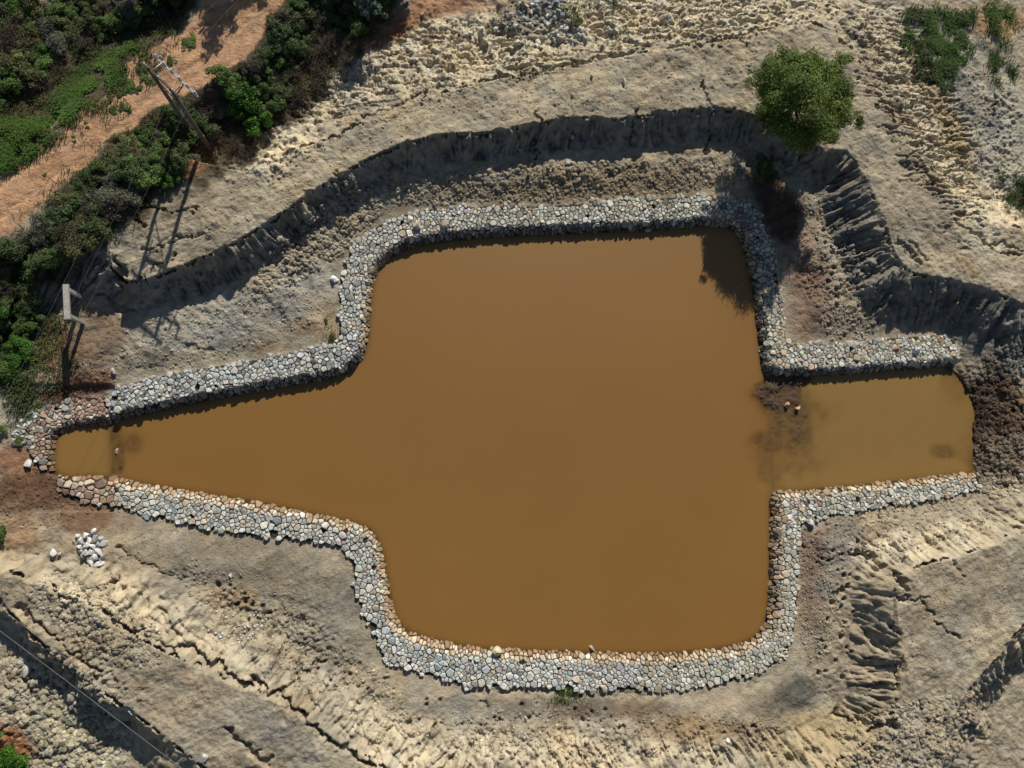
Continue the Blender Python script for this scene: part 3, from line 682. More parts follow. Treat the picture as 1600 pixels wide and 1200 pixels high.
rock(925, 313, 6, (.42, .36, .25), 'tan boulder lying on the outer edge of the upper wall')
rock(1011, 360, 5, (.42, .33, .26), 'pinkish stone at the water edge under the upper wall', z0=-.02)
rock(925, 1013, 4.5, (.3, .28, .24), 'dark wet stone in the water by the bottom wall', z0=-.02)
rock(776, 1017, 9, (.55, .48, .33), 'large pale yellow boulder on the inner lip of the bottom wall', z0=.55)
rock(183, 706, 4, (.4, .32, .24), 'small brown stone breaking the water at the sill of the square basin', z0=-.05)
rock(45, 1045, 9, (.5, .48, .38), 'round pale boulder on the rubble below the shaded bank')
rock(205, 1111, 5, (.62, .64, .66), 'bright white stone on the lip of the shaded bank under the cables')
rock(1427, 547, 8, (.5, .57, .6), 'large pale blue stone set on the inlet wall', lift=.1)
rock(1398, 545, 5.5, (.45, .27, .13), 'orange stone set on the inlet wall next to the pale blue one', lift=.1)
rock(652, 353, 9, (.42, .35, .25), 'large round tan stone on the wall bend near the corner', lift=.1)
rock(695, 352, 8, (.32, .27, .2), 'broad brown stone on top of the upper wall', lift=.1)
rock(1228, 633, 6, (.45, .25, .13), 'orange rock poking out of the shallow inlet water', z0=.0)
rock(1246, 638, 5, (.4, .26, .16), 'smaller orange-brown rock beside the orange one in the inlet shallows', z0=.0)
rock(1272, 590, 6, (.4, .27, .16), 'tan rock in the mud under the inlet wall')
rock(1597, 627, 7, (.42, .25, .14), 'orange rock on the dark muddy lumps beyond the inlet')
rock(660, 22, 3, WH, 'small white stone beside the brown shrub on the pale bank')
for (a, b_, r) in [(752, 125, 3.5), (925, 119, 3.5), (975, 128, 4), (887, 255, 5), (905, 281, 4), (894, 215, 4), (812, 235, 4), (1335, 320, 3), (320, 1182, 7), (300, 500, 3), (178, 580, 5), (360, 900, 3), (245, 985, 3), (940, 1140, 4), (1135, 1157, 5), (1118, 1168, 5), (830, 20, 5), (775, 75, 5), (735, 55, 5), (700, 30, 4), (908, 58, 4), (985, 12, 6), (1000, 8, 5), (640, 340, 3)]:
    rock(a, b_, r, (.5, .49, .43), 'pale loose stone lying alone on bare tan soil', 'loose stones on the banks')
# ------------------------------------------------------------------ clods (uncountable)
def clods(name, specs, material, seed=1, tint=1.0):
    random.seed(seed); mb = MB()
    oct_v = [(1, 0, 0), (0, 1, 0), (-1, 0, 0), (0, -1, 0), (.6, .6, .7), (-.6, .6, .7), (-.6, -.6, .7), (.6, -.6, .7), (0, 0, 1)]
    oct_f = [(0, 1, 4), (1, 2, 5), (2, 3, 6), (3, 0, 7), (4, 1, 5), (5, 2, 6), (6, 3, 7), (7, 0, 4), (4, 5, 8), (5, 6, 8), (6, 7, 8), (7, 4, 8)]
    for (n_, px, py, rx, ry, rot, z, smin, smax) in specs:
        for (x, y) in scatter_px(int(n_*1.7), px, py, rx, ry, rot, z):
            r = smin+(smax-smin)*random.random()**2.6
            zz = gz(x, y)
            if zz < -.05: continue
            u, v = proj(x, y, zz)
            cl_ = np.clip(gcol(x, y)*random.uniform(.75, 1.3)*tint, .02, .7)
            a = random.uniform(0, 6.28); sx, sy, sz = random.uniform(.7, 1.3), random.uniform(.6, 1), random.uniform(.5, .9)
            ca, sa = math.cos(a), math.sin(a)
            vs = []
            for (p, q, s_) in oct_v:
                p = p*sx*random.uniform(.75, 1.2); q = q*sy*random.uniform(.75, 1.2)
                vs.append((x+(p*ca-q*sa)*r, y+(p*sa+q*ca)*r, zz+s_*sz*r-.25*r))
            mb.add(vs, oct_f, cl_)
    return mb.build(name, material)
clod_m = attr_mat('clod_earth', .95, .1, 6, .8, 1.2, .5, 12, .03)
o = clods('rubble', [(2300, 800, 70, 380, 60, -13, 2.5, .03, .16), (1800, 1440, 180, 55, 200, -28, 2.5, .03, .14), (1800, 880, 280, 340, 28, -3, 1.4, .04, .2), (1000, 500, 370, 130, 35, -38, 1.4, .05, .25),
    (700, 330, 510, 190, 50, -15, 1.3, .03, .13), (900, 1310, 430, 50, 130, -20, 1.3, .04, .18), (1500, 1565, 660, 50, 120, 0, .8, .06, .3), (2200, 80, 1120, 130, 110, 30, 1.2, .05, .3), (900, 150, 970, 120, 45, 30, 2.8, .05, .2),
    (900, 900, 1150, 330, 35, 0, 1.8, .04, .2), (900, 450, 1010, 230, 50, 35, 2.2, .04, .17), (900, 1420, 1150, 110, 60, -20, 2.2, .05, .2), (700, 1400, 830, 160, 40, -10, 1.7, .04, .2), (800, 900, 130, 400, 40, -6, 3.4, .03, .12),
    (500, 330, 880, 190, 40, 12, 1.4, .03, .1), (500, 500, 240, 260, 40, -30, 3.4, .03, .12), (600, 1560, 220, 60, 130, -10, 1.8, .04, .15), (500, 1280, 940, 30, 100, 0, 1.2, .04, .14), (400, 90, 620, 90, 60, -10, 1.2, .05, .16), (400, 60, 780, 80, 50, 0, 1.2, .04, .14),
    (500, 1450, 330, 120, 60, 30, 3.4, .03, .1), (500, 1500, 960, 120, 60, -30, 3, .03, .1)], clod_m, 11)
tag(o, 'earth clods and stony rubble strewn over the excavated banks', 'rubble', kind='stuff')
def gravel_patch(name, px, py, rx, ry, rot, n_, cols, rmin, rmax, label, z=1.2):
    random.seed(int(px)); mb = MB()
    for (x, y) in scatter_px(n_, px, py, rx, ry, rot, z):
        rock_mesh(mb, (x, y, gz(x, y)+.03), random.uniform(rmin, rmax), jit(random.choice(cols)), .7, 4)
    return tag(mb.build(name, stone_m), label, 'gravel', kind='stuff')
gravel_patch('gravel', 35, 665, 38, 14, -50, 150, [PG, BL, DK], .06, .16, 'grey stone rubble spilling off the outer side of the reddish wall')
gravel_patch('gravel', 368, 985, 48, 22, -10, 75, [PG, (.5, .5, .46)], .03, .09, 'patch of broken white stones on the lower tan bank', 1.8)
gravel_patch('gravel', 1220, 1010, 20, 30, 10, 60, [PG, TN], .05, .14, 'loose chippings beside the lower right wall corner', 1.0)
gravel_patch('gravel', 830, 22, 60, 26, -8, 120, [(.33, .36, .38), PG, DK], .06, .2, 'bluish grey broken stones at the top edge of the pale bank', 1.6)
gravel_patch('gravel', 880, 55, 50, 14, -10, 60, [(.33, .36, .38), PG], .06, .2, 'grey broken stones half buried in the pale bank', 2.0)
# ------------------------------------------------------------------ foliage
def leaf_mat(name, c1, c2, trans=.25):
    m, n, b = mat(name, .55, .3)
    a = N(n, 'ShaderNodeVertexColor', layer_name='Col'); oi = N(n, 'ShaderNodeObjectInfo')
    mr = N(n, 'ShaderNodeMapRange'); mr.inputs[3].default_value = .75; mr.inputs[4].default_value = 1.25; n.links.new(oi.outputs['Random'], mr.inputs[0])
    sc = N(n, 'ShaderNodeVectorMath', operation='SCALE'); n.links.new(a.outputs[0], sc.inputs[0]); n.links.new(mr.outputs[0], sc.inputs['Scale'])
    n.links.new(sc.outputs[0], b.inputs['Base Color'])
    tr = N(n, 'ShaderNodeBsdfTranslucent'); n.links.new(sc.outputs[0], tr.inputs[0]); mx = N(n, 'ShaderNodeMixShader'); mx.inputs[0].default_value = trans
    n.links.new(b.outputs[0], mx.inputs[1]); n.links.new(tr.outputs[0], mx.inputs[2]); n.links.new(mx.outputs[0], n.nodes['Material Output'].inputs[0])
    return m
leafm = leaf_mat('leaf', None, None)
bark = attr_mat('bark', .9, .1, 6, .7, 1.2, .6, 12, .03, fixed=(.11, .085, .065))
twigm = attr_mat('dry_twig', .9, .1, 6, .7, 1.2, .3, 12, .02, fixed=(.12, .09, .07))
def leaves(mb, lobes, n_, size, c1, c2, up=.6, shell=.45):
    """lobes: (centre, radius xyz); leaves fill the outer part of every lobe"""
    wts = [l[1][0]*l[1][1] for l in lobes]; tot = sum(wts)
    for (c, r), w_ in zip(lobes, wts):
        k = max(6, int(n_*w_/tot)); lc = random.uniform(0, 1)
        for _ in range(k):
            d = Vector((random.gauss(0, 1), random.gauss(0, 1), random.gauss(0, 1))).normalized()
            if d.z < -.35: d.z *= -.5
            q = shell+(1-shell)*random.random()**.6; q *= random.uniform(.85, 1.15)
            p = Vector((c[0]+d.x*r[0]*q, c[1]+d.y*r[1]*q, c[2]+d.z*r[2]*q))
            nn = (d*.5+Vector((random.gauss(0, .5), random.gauss(0, .5), up+random.gauss(0, .4)))).normalized()
            t = nn.orthogonal().normalized(); t.rotate(Matrix.Rotation(random.uniform(0, 6.28), 3, nn)); b_ = nn.cross(t)
            s_ = size*random.uniform(.6, 1.4); k_ = min(1, max(0, lc*.6+random.random()*.5))
            cc = [(a*(1-k_)+b2_*k_)*random.uniform(.8, 1.2) for a, b2_ in zip(c1, c2)]
            mb.add([p-t*s_, p-b_*s_*.38+nn*.12*s_, p+t*s_, p+b_*s_*.38+nn*.12*s_], [(0, 1, 2), (0, 2, 3)], cc)
def bush_proto(kind, seed):
    random.seed(seed)
    c1, c2, nl, size, hgt, nlob = {
        'dark': ((.04, .068, .022), (.11, .16, .048), 2300, .065, .95, 13),
        'green': ((.055, .10, .022), (.15, .24, .055), 2400, .062, .9, 13),
        'bright': ((.03, .09, .010), (.10, .23, .02), 2600, .065, .9, 14),
        'grey': ((.09, .095, .065), (.20, .20, .14), 2000, .055, .7, 13),
        'olive': ((.09, .10, .036), (.22, .24, .08), 2200, .06, .8, 14),
        'brown': ((.05, .042, .028), (.12, .10, .065), 1500, .05, .7, 12)}[kind]
    lobes = []
    for i in range(nlob):
        a = random.uniform(0, 6.28); rr = random.uniform(0, .72)**.8
        r = random.uniform(.14, .42)
        lobes.append(((math.cos(a)*rr, math.sin(a)*rr, hgt*random.uniform(.35, .8)*(1-.35*rr)), (r, r*random.uniform(.7, 1.1), r*.75)))
    mb = MB(); leaves(mb, lobes, nl, size, c1, c2)
    st = MB()
    for l in lobes:
        st.tube([(0, 0, -.15), (l[0][0]*.5, l[0][1]*.5, l[0][2]*.55), l[0]], [.035, .022, .01], 5)
    return mb, st
PROTO = {}
def make_bush(kind, var):
    mb, st = bush_proto(kind, hash_(kind)+var)
    e = empty('bush', (0, 0, 0), '', 'bush'); mb.build('foliage', leafm, e); st.build('stem', bark, e)
    return e
def hash_(s_): return sum(ord(c)*(i+3) for i, c in enumerate(s_))
used = {}
def bush(px, py, r, kind, label, group=None, zs=1.0, z=2.0, name='bush'):
    var = random.randrange(3); key = (kind, var)
    st_ = random.getstate()
    if key not in PROTO: PROTO[key] = make_bush(kind, var); o = PROTO[key]
    else: o = copy_tree(PROTO[key])
    random.setstate(st_)
    x, y, zz = on(px, py, z)
    o.location = (x, y, zz); o.rotation_euler = (0, 0, random.uniform(0, 6.28)); o.scale = (r, r, r*zs)
    tag(o, label, 'bush', group)
    if not group and 'group' in o: del o['group']
    return o
def fill(polypx, z, kinds, rr, spacing, label_, group, seed, hole=None, zs=(.7, 1.1)):
    random.seed(seed); P = np.array(polypx, float); lo, hi = P.min(0), P.max(0); pts = []
    for _ in range(6000):
        u, v = random.uniform(lo[0], hi[0]), random.uniform(lo[1], hi[1])
        if not inpoly(np.array([u]), np.array([v]), P)[0]: continue
        if any((u-a)**2+(v-b_)**2 < spacing**2 for a, b_ in pts): continue
        if hole and hole(u, v): continue
        pts.append((u, v))
    ks = [k for k, _ in kinds]; ws = [w_ for _, w_ in kinds]
    for (u, v) in pts:
        k = random.choices(ks, ws)[0]
        bush(u, v, random.uniform(*rr), k, label_[k], group, random.uniform(*zs), z)
    return len(pts)
nA = fill([(-40, -60), (330, -60), (285, 5), (250, 25), (195, 42), (155, 65), (125, 85), (85, 100), (40, 130), (0, 165), (-40, 200)], 2.2, [('dark', 1), ('green', 2.8), ('grey', 2.2), ('olive', 3.2), ('bright', .5), ('brown', 1)], (.5, 1.2), 19,
     {'dark': 'dark leafy bush in the thicket beyond the orange track', 'green': 'mid green bush in the thicket beyond the orange track', 'grey': 'grey-green straggly bush in the thicket beyond the orange track', 'olive': 'yellowish olive bush in the thicket beyond the orange track', 'bright': 'fresh bright green bush in the thicket beyond the orange track', 'brown': 'brownish half-dry bush in the thicket beyond the orange track'}, 'bushes beyond the orange track', 3)
nB = fill([(-40, 415), (0, 402), (75, 352), (108, 312), (160, 268), (178, 238), (215, 225), (250, 195), (290, 172), (330, 215), (290, 262), (240, 285), (195, 325), (165, 355), (130, 385), (100, 425), (60, 440), (20, 480), (-40, 500)], 2.2, [('dark', 4), ('green', 2), ('grey', 2), ('olive', 1), ('brown', 1.6)], (.6, 1.4), 17,
     {'dark': 'dark leafy bush in the hedge between orange track and pond bank', 'green': 'mid green bush in the hedge between orange track and pond bank', 'grey': 'grey-green bush in the hedge between orange track and pond bank', 'olive': 'olive bush in the hedge between orange track and pond bank', 'brown': 'brownish half-dry bush in the hedge between orange track and pond bank'}, 'bushes between track and pond bank', 4)
nC = fill([(365, 125), (420, 70), (455, 15), (490, -40), (650, -40), (610, 12), (560, 50), (520, 45), (480, 60), (450, 110), (470, 130), (440, 165), (400, 190), (340, 180)], 2.2, [('dark', 4), ('green', 1), ('grey', 1), ('brown', 2)], (.6, 1.3), 18,
     {'dark': 'dark bush in the shaded scrub at the top between track and pale bank', 'green': 'mid green bush in the shaded scrub at the top between track and pale bank', 'grey': 'grey-green bush in the shaded scrub at the top between track and pale bank', 'brown': 'brown half-dry bush in the shaded scrub at the top between track and pale bank'}, 'bushes in the top scrub', 5)
nD = fill([(-40, 490), (30, 470), (60, 480), (55, 520), (35, 560), (20, 590), (-40, 600)], 1.8, [('green', 3), ('bright', 1), ('dark', 1.5)], (.6, 1.1), 18,
     {'dark': 'dark bush at the left edge beside the concrete frame', 'green': 'green bush at the left edge beside the concrete frame', 'bright': 'bright green bush at the left edge beside the concrete frame'}, 'bushes beside the concrete frame', 6)
random.seed(8)
for (u, v, r, k, l) in [(378, 160, 1.75, 'bright', 'large bright green bush close to the twin utility poles'), (400, 195, 1.3, 'bright', 'bright green bush at the lower side of the largest bright bush'), (350, 128, 1.2, 'green', 'green bush at the upper side of the bright bushes by the poles'),
    (-6, 838, .9, 'green', 'green bush cut by the left edge near the muddy flat'), (-4, 870, .7, 'dark', 'dark small bush at the left edge above the rubble'), (12, 1180, 1.3, 'bright', 'bright green bush in the bottom left corner'), (-10, 1150, .9, 'green', 'green bush above the bright one in the bottom left corner'), (35, 1205, .8, 'bright', 'small bright bush at the bottom edge in the left corner'),
    (1600, 292, 1.0, 'green', 'dense green bush at the right edge below the cracked grey soil'), (1612, 310, .9, 'dark', 'dark bush at the right edge touching the dense green one'), (1195, 268, 1.3, 'dark', 'dark low bush in the shade at the foot of the round tree'), (1182, 402, .35, 'green', 'small green shrub rooted in the right arm of the wall'),
    (268, 286, .7, 'bright', 'small bright bush at the lower edge of the hedge by the poles'), (160, 335, .8, 'green', 'green leafy bush at the shady lower rim of the hedge'), (520, 527, .3, 'olive', 'tiny olive shrub in the crook of the wall bend'), (510, 500, .22, 'olive', 'tiny olive sprig beside the wall bend'),
    (30, 690, .4, 'olive', 'small olive shrub beside the grey rubble at left'), (4, 672, .5, 'green', 'small green shrub at the left edge near the grey rubble'), (815, 10, .35, 'olive', 'small grey-green shrub at the top edge on the pale bank'), (900, 35, .45, 'olive', 'low olive shrub among grey stones on the pale bank'), (785, 40, .3, 'olive', 'small olive sprig on the pale bank')]:
    bush(u, v, r, k, l, None)
# low plants standing on the track
for (u, v, r) in [(202, 138, .75), (190, 146, .5), (170, 158, .35), (178, 172, .4), (190, 168, .4), (200, 170, .35), (225, 110, .6), (230, 125, .5), (218, 140, .4), (240, 130, .3), (135, 192, .2), (136, 200, .2), (115, 213, .2), (116, 221, .18), (80, 212, .4), (90, 200, .35), (70, 272, .2), (100, 190, .3), (295, 70, .65), (268, 95, .5), (300, 62, .5), (80, 225, .2)]:
    bush(u, v, r, 'green', 'low dark green weed clump growing on the orange track', 'weed clumps on the track', .35)
# bare twiggy shrubs
def twig_proto(seed):
    random.seed(seed); mb = MB()
    for i in range(70):
        a = random.uniform(0, 6.28); el = random.uniform(.25, 1.3); L = random.uniform(.5, 1.0)
        d = Vector((math.cos(a)*math.cos(el), math.sin(a)*math.cos(el), math.sin(el)))
        p0 = Vector((random.uniform(-.2, .2), random.uniform(-.2, .2), 0)); p1 = p0+d*L*.55; p2 = p1+(d+Vector((random.gauss(0, .3), random.gauss(0, .3), random.gauss(0, .2))))*L*.5
        mb.tube([p0, p1, p2], [.016, .011, .004], 4)
        for _ in range(3):
            p3 = p1+Vector((random.gauss(0, .22), random.gauss(0, .22), random.uniform(0, .2)))
            mb.tube([p1, p3], [.008, .003], 3)
    return mb
tp = []
def twig(px, py, r, label, group=None):
    st_ = random.getstate(); k = random.randrange(2)
    if len(tp) < 2: 
        o = twig_proto(90+len(tp)).build('dry_shrub', twigm); tp.append(o)
    else: o = tp[k].copy(); C.objects.link(o)
    random.setstate(st_); random.random()
    x, y, z = on(px, py, 2.2); o.location = (x, y, z); o.scale = (r, r, r*.8); o.rotation_euler = (0, 0, random.uniform(0, 6.28))
    return tag(o, label, 'shrub', group)
random.seed(12)
for (u, v, r) in [(450, 95, 1.3), (480, 85, 1.3), (510, 80, 1.4), (500, 110, 1.3), (465, 120, 1.3), (440, 145, 1.2), (470, 150, 1.1), (430, 125, 1.2), (520, 60, 1.2), (545, 70, 1.2), (420, 180, 1.2), (440, 185, 1.0), (495, 135, .9), (415, 150, 1.1), (540, 100, 1.0), (560, 80, 1.0), (575, 50, 1.2), (600, 30, 1.1)]:
    twig(u, v, r, 'brown leafless shrub in the shaded scrub above the pale bank', 'leafless shrubs in the scrub')
for (u, v, r) in [(20, 60, 1.6), (30, 45, 1.5), (5, 75, 1.6), (45, 70, 1.3), (60, 130, 1.2), (150, 55, 1.1), (95, 115, 1.0), (10, 180, 1.1)]:
    twig(u, v, r, 'grey-brown dead shrub sprawling in the thicket beyond the track', 'dead shrubs in the thicket')
for (u, v, r) in [(320, 205, 1.3), (300, 225, 1.2), (340, 215, 1.2), (350, 190, 1.1), (270, 245, 1.0), (335, 175, 1.2), (370, 230, 1.2), (390, 245, 1.0)]:
    twig(u, v, r, 'brown leafless shrub around the feet of the twin poles', 'leafless shrubs under the poles')
twig(677, 60, .9, 'round brown thorny shrub alone on the pale bank at the top')
twig(60, 505, .9, 'dry grey-brown shrub beside the concrete frame'); 
# ------------------------------------------------------------------ trees
def tree(px, py, H, R, c1, c2, n_, size, label, seed, name='tree', off=(0, 0), nl=26, flat=.72):
    random.seed(seed)
    x, y, z = on(px, py, 3)
    root = empty(name, (x, y, z), label, 'tree')
    tk = MB(); base = Vector((off[0], off[1], 0))
    top = Vector((off[0]*.3, off[1]*.3, H*.45)) if off != (0, 0) else Vector((0, 0, H*.45))
    tk.tube([(0, 0, -.4), (0, 0, .1), (.05, -.03, H*.25), (off[0]*.4, off[1]*.4, H*.45)], [.26, .2, .16, .12], 10)
    lobes = []
    cz = H*.62
    for i in range(nl):
        d = Vector((random.gauss(0, 1), random.gauss(0, 1), random.gauss(0, .8))).normalized()
        if d.z < -.3: d.z = abs(d.z)*.4
        if i % 5 < 3 and R > 3.5 and H < 5: d = Vector((math.cos(i*2.4), math.sin(i*2.4), random.uniform(-.45, .3))); d.normalize()
        q = random.uniform(.4, .78) if i % 5 > 2 else random.uniform(.6, .8)
        r = R*random.uniform(.15, .30)
        c = Vector((off[0]+d.x*R*q, off[1]+d.y*R*q, cz+d.z*R*flat*q))
        lobes.append((c, (r, r*random.uniform(.75, 1.1), r*.75)))
        s_ = Vector((off[0]*.4, off[1]*.4, H*.45)); mid = s_.lerp(c, .5)+Vector((random.gauss(0, .15), random.gauss(0, .15), .2))
        tk.tube([s_-Vector((0, 0, .3)), mid, c], [.075, .05, .015], 6)
    lobes.append((Vector((off[0], off[1], cz+.1*R)), (R*.55, R*.55, R*.5)))
    for i in range(nl):     # ragged sprigs on the rim
        l = random.choice(lobes[:-1]); d = (l[0]-Vector((off[0], off[1], cz))).normalized()
        c = l[0]+d*l[1][0]*random.uniform(.6, 1.0)+Vector((random.gauss(0, .2), random.gauss(0, .2), random.gauss(0, .15))); r = R*random.uniform(.06, .13)
        lobes.append((c, (r, r, r)))
    cr_ = MB(); leaves(cr_, lobes, n_, size, c1, c2, .5, .3)
    tk.build('trunk', bark, root, True); cr_.build('crown', leafm, root)
    return root
tree(1222, 184, 4.6, 4.0, (.05, .085, .012), (.17, .24, .04), 60000, .085, 'round leafy green tree standing alone on the edge of the cut bank', 21, nl=62)
tree(575, 38, 4.2, 1.35, (.10, .16, .12), (.22, .31, .24), 2400, .12, 'small tree with pale silvery green leaves at the top of the dark scrub', 22, nl=14)
for i, (u, v, hh, rr, l) in enumerate([(285, 0, 2.6, 1.6, 'dark green tree overhanging the orange track at the top edge'), (245, -15, 3.4, 2.0, 'dark tree behind the one overhanging the track at the top edge'), (612, -32, 3, 1.7, 'dark tree at the top edge behind the pale-leaved one'),
    (392, -150, 6.5, 4.0, 'tall broad tree past the top edge whose shade falls on the orange track'), (605, -115, 6.2, 3.4, 'broad tree past the top edge shading the brown scrub'), (330, -175, 6.5, 3.8, 'tall broad tree past the top edge over the far side of the track')]):
    tree(u, v, hh, rr, (.014, .034, .009), (.04, .08, .018), 5000 if rr < 3 else 9000, .13 if rr < 3 else .2, l, 30+i, nl=22 if rr < 3 else 40)
# ------------------------------------------------------------------ grass (uncountable)
def grass(name, patches, label, seed, c1, c2, z=2.2, ln=(.12, .32)):
    random.seed(seed); mb = MB()
    for (n_, px, py, rx, ry, rot) in patches:
        for (x, y) in scatter_px(n_, px, py, rx, ry, rot, z):
            x += random.gauss(0, .35); y += random.gauss(0, .35); zz = gz(x, y)
            if zz < .1: continue
            nn = vnoise(np.array([x*1.1]), np.array([y*1.1]), 77)[0]
            n2_ = vnoise(np.array([x*.5]), np.array([y*.5]), 79)[0]
            if random.random() > nn*2.2-.35: continue
            a = random.uniform(0, 6.28); L = random.uniform(*ln); b_ = .018+L*.05
            dx, dy = math.cos(a), math.sin(a); k = min(1, max(0, n2_*.9+random.random()*.5-.2))
            cc = [(p*(1-k)+q*k)*random.uniform(.75, 1.25) for p, q in zip(c1, c2)]
            if random.random() < .06+.2*(n2_ < .35): cc = [.16, .13, .07]
            L *= .6+nn
            mb.add([(x-dy*b_, y+dx*b_, zz-.03), (x+dy*b_, y-dx*b_, zz-.03), (x+dx*L*.45+dy*b_*.7, y+dy*L*.45-dx*b_*.7, zz+L*.7), (x+dx*L, y+dy*L, zz+L*.75), (x+dx*L*.45-dy*b_*.7, y+dy*L*.45+dx*b_*.7, zz+L*.7)], [(0, 1, 2, 4), (2, 3, 4)], cc)
    return tag(mb.build(name, leafm), label, 'grass', kind='stuff')
G1, G2 = (.03, .075, .01), (.09, .18, .025)
grass('grass', [(14000, 60, 190, 110, 28, -42), (9000, 150, 115, 70, 26, -35), (3000, 20, 235, 50, 18, -35)], 'bright green grass verge along the far side of the orange track', 41, (.035, .08, .012), (.12, .22, .035))
grass('grass', [(9000, 1480, 45, 60, 45, 20), (4000, 1480, 90, 30, 40, 0), (2500, 1560, 20, 50, 25, 0), (1800, 1590, 85, 18, 30, 0), (900, 1600, 290, 20, 35, -20)], 'green grass patch in the top right corner beside the pale bank', 42, G1, G2)
grass('grass', [(11000, 110, 90, 190, 110, -35), (3500, 180, 290, 200, 60, -38), (2500, 500, 60, 120, 50, -40), (2500, 40, 540, 60, 80, 0), (700, 20, 620, 30, 30, 0)], 'scrubby undergrowth between the bushes on both sides of the track', 43, (.045, .075, .018), (.13, .16, .05))
grass('grass', [(500, 885, 1088, 30, 5, 3), (120, 518, 520, 10, 30, 0), (200, 1180, 400, 8, 18, 0), (400, 895, 30, 25, 14, -20), (400, 920, 20, 40, 20, 0), (250, 740, 335, 60, 4, 0)], 'sparse green weeds along the foot of the stone walls', 44, G1, G2, 1.2, (.08, .2))
# ------------------------------------------------------------------ twin utility pole
conc = attr_mat('weathered_concrete', .85, .2, 5, .75, 1.2, .4, 20, .01, fixed=(.40, .38, .34))
polem = attr_mat('pole_concrete', .85, .2, 4, .75, 1.2, .3, 18, .01, fixed=(.12, .10, .085))
steel = attr_mat('galvanised_steel', .5, .5, 8, .85, 1.15, .1, 30, .005, fixed=(.42, .43, .44))
porc = attr_mat('white_porcelain', .25, .5, 3, .9, 1.05, .05, 30, .003, fixed=(.5, .52, .53))
rust = attr_mat('rusty_steel', .8, .2, 8, .7, 1.2, .2, 30, .005, fixed=(.12, .08, .06))
cabm, n, b = mat('cable', .5, .4); b.inputs['Base Color'].default_value = (.16, .16, .15, 1)
pa = Vector(on(330, 236)); pb = Vector(on(299, 206))
root = empty('utility_pole', pa, 'tall twin-pole power structure with white insulators standing beside the orange track', 'utility pole')
PH = 8.0
def tb(name, pts, rad, m_, par=root, n_=10, sm=True):
    mb = MB(); mb.tube(pts, rad, n_); return mb.build(name, m_, par, sm)
A0 = Vector((0, 0, 0)); B0 = pb-pa
A1 = Vector((0, 0, PH)); B1 = Vector((B0.x, B0.y, PH+.15))
tb('pole', [A0-Vector((0, 0, .6)), A0.lerp(A1, .5), A1], [.155, .135, .105], polem)
tb('pole', [B0-Vector((0, 0, .6)), B0.lerp(B1, .5), B1], [.155, .135, .105], polem)
dv = (B1-A1); dv.z = 0; dn = dv.normalized(); side = Vector((-dn.y, dn.x, 0))
if side.x < 0: side = -side
sdv = side*.85
ca, cb = A1-dn*1.15+sdv-Vector((0, 0, .5)), B1+dn*.55+sdv-Vector((0, 0, .5))
mb = MB(); c_ = (ca+cb)/2; mb.box(c_, (cb-ca)/2, side*.05, Vector((0, 0, .06))); xa = mb.build('crossarm', steel, root)
mb = MB(); c2_ = (A1+B1)/2+Vector((0, 0, -.15)); mb.box(c2_, dn*1.5, side*.06, Vector((0, 0, .07))); mb.build('crossarm', rust, root)
for q, P in ((0, A1), (1, B1)):
    e1 = P+sdv-Vector((0, 0, .5)); s1 = P-Vector((0, 0, .9))
    tb('bracket', [s1, e1], .035, rust); tb('bracket', [P-Vector((0, 0, .45)), e1], .035, steel)
tb('brace', [A1-Vector((0, 0, 1.0)), B1-Vector((0, 0, 2.3))], .03, rust); tb('brace', [B1-Vector((0, 0, 1.0)), A1-Vector((0, 0, 2.3))], .03, rust)
def insul(p, r=.09, h=.34):
    mb = MB(); pts = []; rad = []
    for k in range(9): pts.append(Vector(p)+Vector((0, 0, h*k/8))); rad.append(r*(1 if k % 2 == 0 else .5)*(1-.03*k))
    mb.tube(pts, rad, 12); return mb.build('insulator', porc, root, True)
INS = []
for t in (.04, .22, .40, .58, .76, .95):
    p = ca.lerp(cb, t)+Vector((0, 0, .06)); insul(p); INS.append(pa+p+Vector((0, 0, .34)))
for t in (.1, .5, .9):
    p = c2_+dn*(3*t-1.5)*.95+Vector((0, 0, .07)); insul(p, .07, .26)
for t in (.22, .58, .95):     # fuse holders hanging off the arm
    p = ca.lerp(cb, t)+side*.22
    mb = MB(); mb.tube([p-Vector((0, 0, .35))+side*.12, p+Vector((0, 0, .05))], [.035, .045], 8); mb.tube([p-side*.2, p+Vector((0, 0, .02))], .02, 6); mb.build('fuse_holder', porc, root, True)
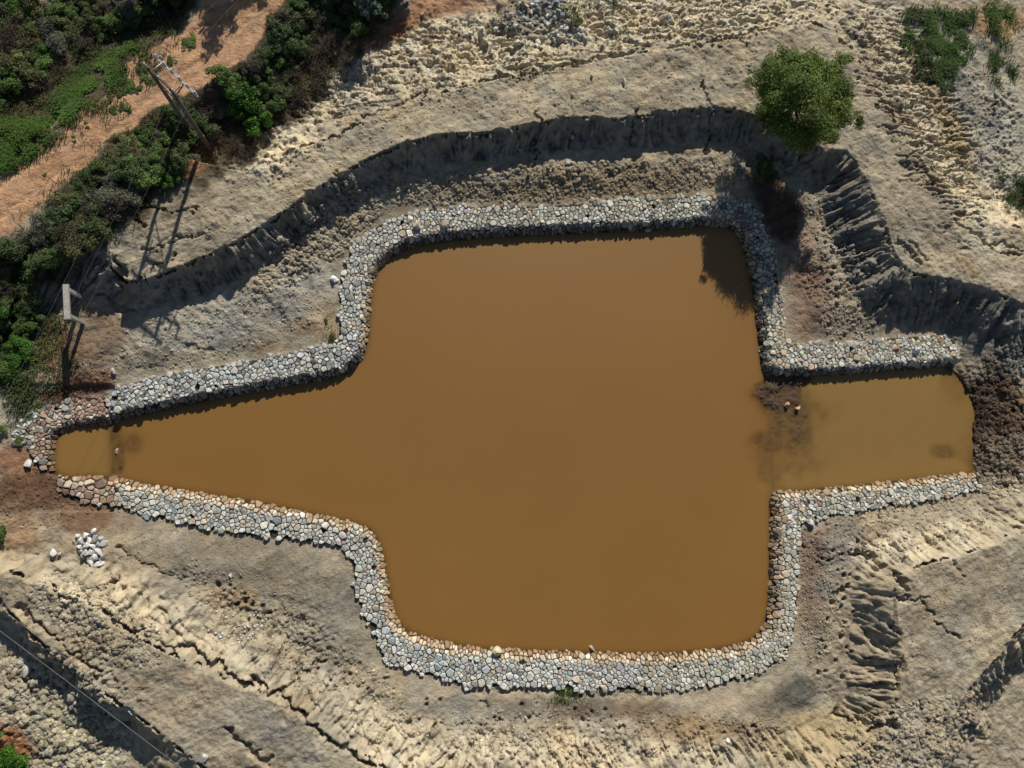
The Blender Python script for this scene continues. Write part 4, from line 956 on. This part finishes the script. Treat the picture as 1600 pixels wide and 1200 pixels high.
for P in (A0, B0):
    tb('collar', [P+Vector((0, 0, 2.0)), P+Vector((0, 0, 2.12))], .185, rust)
def cable(p, q, sag, r, label, group):
    p, q = Vector(p), Vector(q); mb = MB(); pts = []
    for k in range(25):
        t = k/24; v = p.lerp(q, t); v.z -= sag*4*t*(1-t); pts.append(v)
    mb.tube(pts, r, 5); return tag(mb.build('power_cable', cabm), label, 'cable', group)
far_l = [Vector((*unp(-70-26*i, 830+14*i, 8), 8)) for i in range(3)]
for k, i in enumerate((0, 2, 4)):
    cable(INS[i], far_l[k], .9, .006, 'thin power cable running from the twin pole down over the dark hedge', 'cables from the twin pole')
for k, i in enumerate((1, 3, 5)):
    cable(INS[i], Vector((*unp(620+30*k, -330, 9), 9)), .6, .006, 'thin power cable running from the twin pole up along the track', 'cables along the track')
for i, (a, c, l) in enumerate([((-300, 722), (720, 1508), 'upper of the long cables crossing the shaded lower left bank'), ((-300, 762), (720, 1536), 'middle of the long cables crossing the shaded lower left bank'), ((-300, 885), (520, 1540), 'lowest cable crossing the corner rubble at the bottom left')]):
    cable(Vector((*unp(*a, 7), 7)), Vector((*unp(*c, 7), 7)), .25, .014, l, None)
# ------------------------------------------------------------------ concrete portal frame
f1p, f2p = Vector(on(127, 464)), Vector(on(130, 504))
zb = max(f1p.z, f2p.z); HT = 1.9
root2 = empty('concrete_frame', f1p, 'low pale concrete frame of two posts and a flat beam beside the hedge', 'frame')
dd = (f2p-f1p); dd.z = 0; dn2 = dd.normalized(); sd2 = Vector((-dn2.y, dn2.x, 0))
for P in (Vector((0, 0, 0)), Vector((f2p.x-f1p.x, f2p.y-f1p.y, 0))):
    mb = MB(); mb.box(P+Vector((0, 0, (HT-.5)/2)), dn2*.11, sd2*.11, Vector((0, 0, (HT+.5)/2)), ch=.04); mb.build('post', conc, root2)
mb = MB(); mb.box(dd/2+Vector((0, 0, HT+.103)), dn2*(dd.length/2+.28), sd2*.17, Vector((0, 0, .10)), ch=.1)
ob = mb.build('beam', conc, root2)
print('bushes', nA, nB, nC, nD, 'objects', len(bpy.data.objects), 'verts', nx, ny)
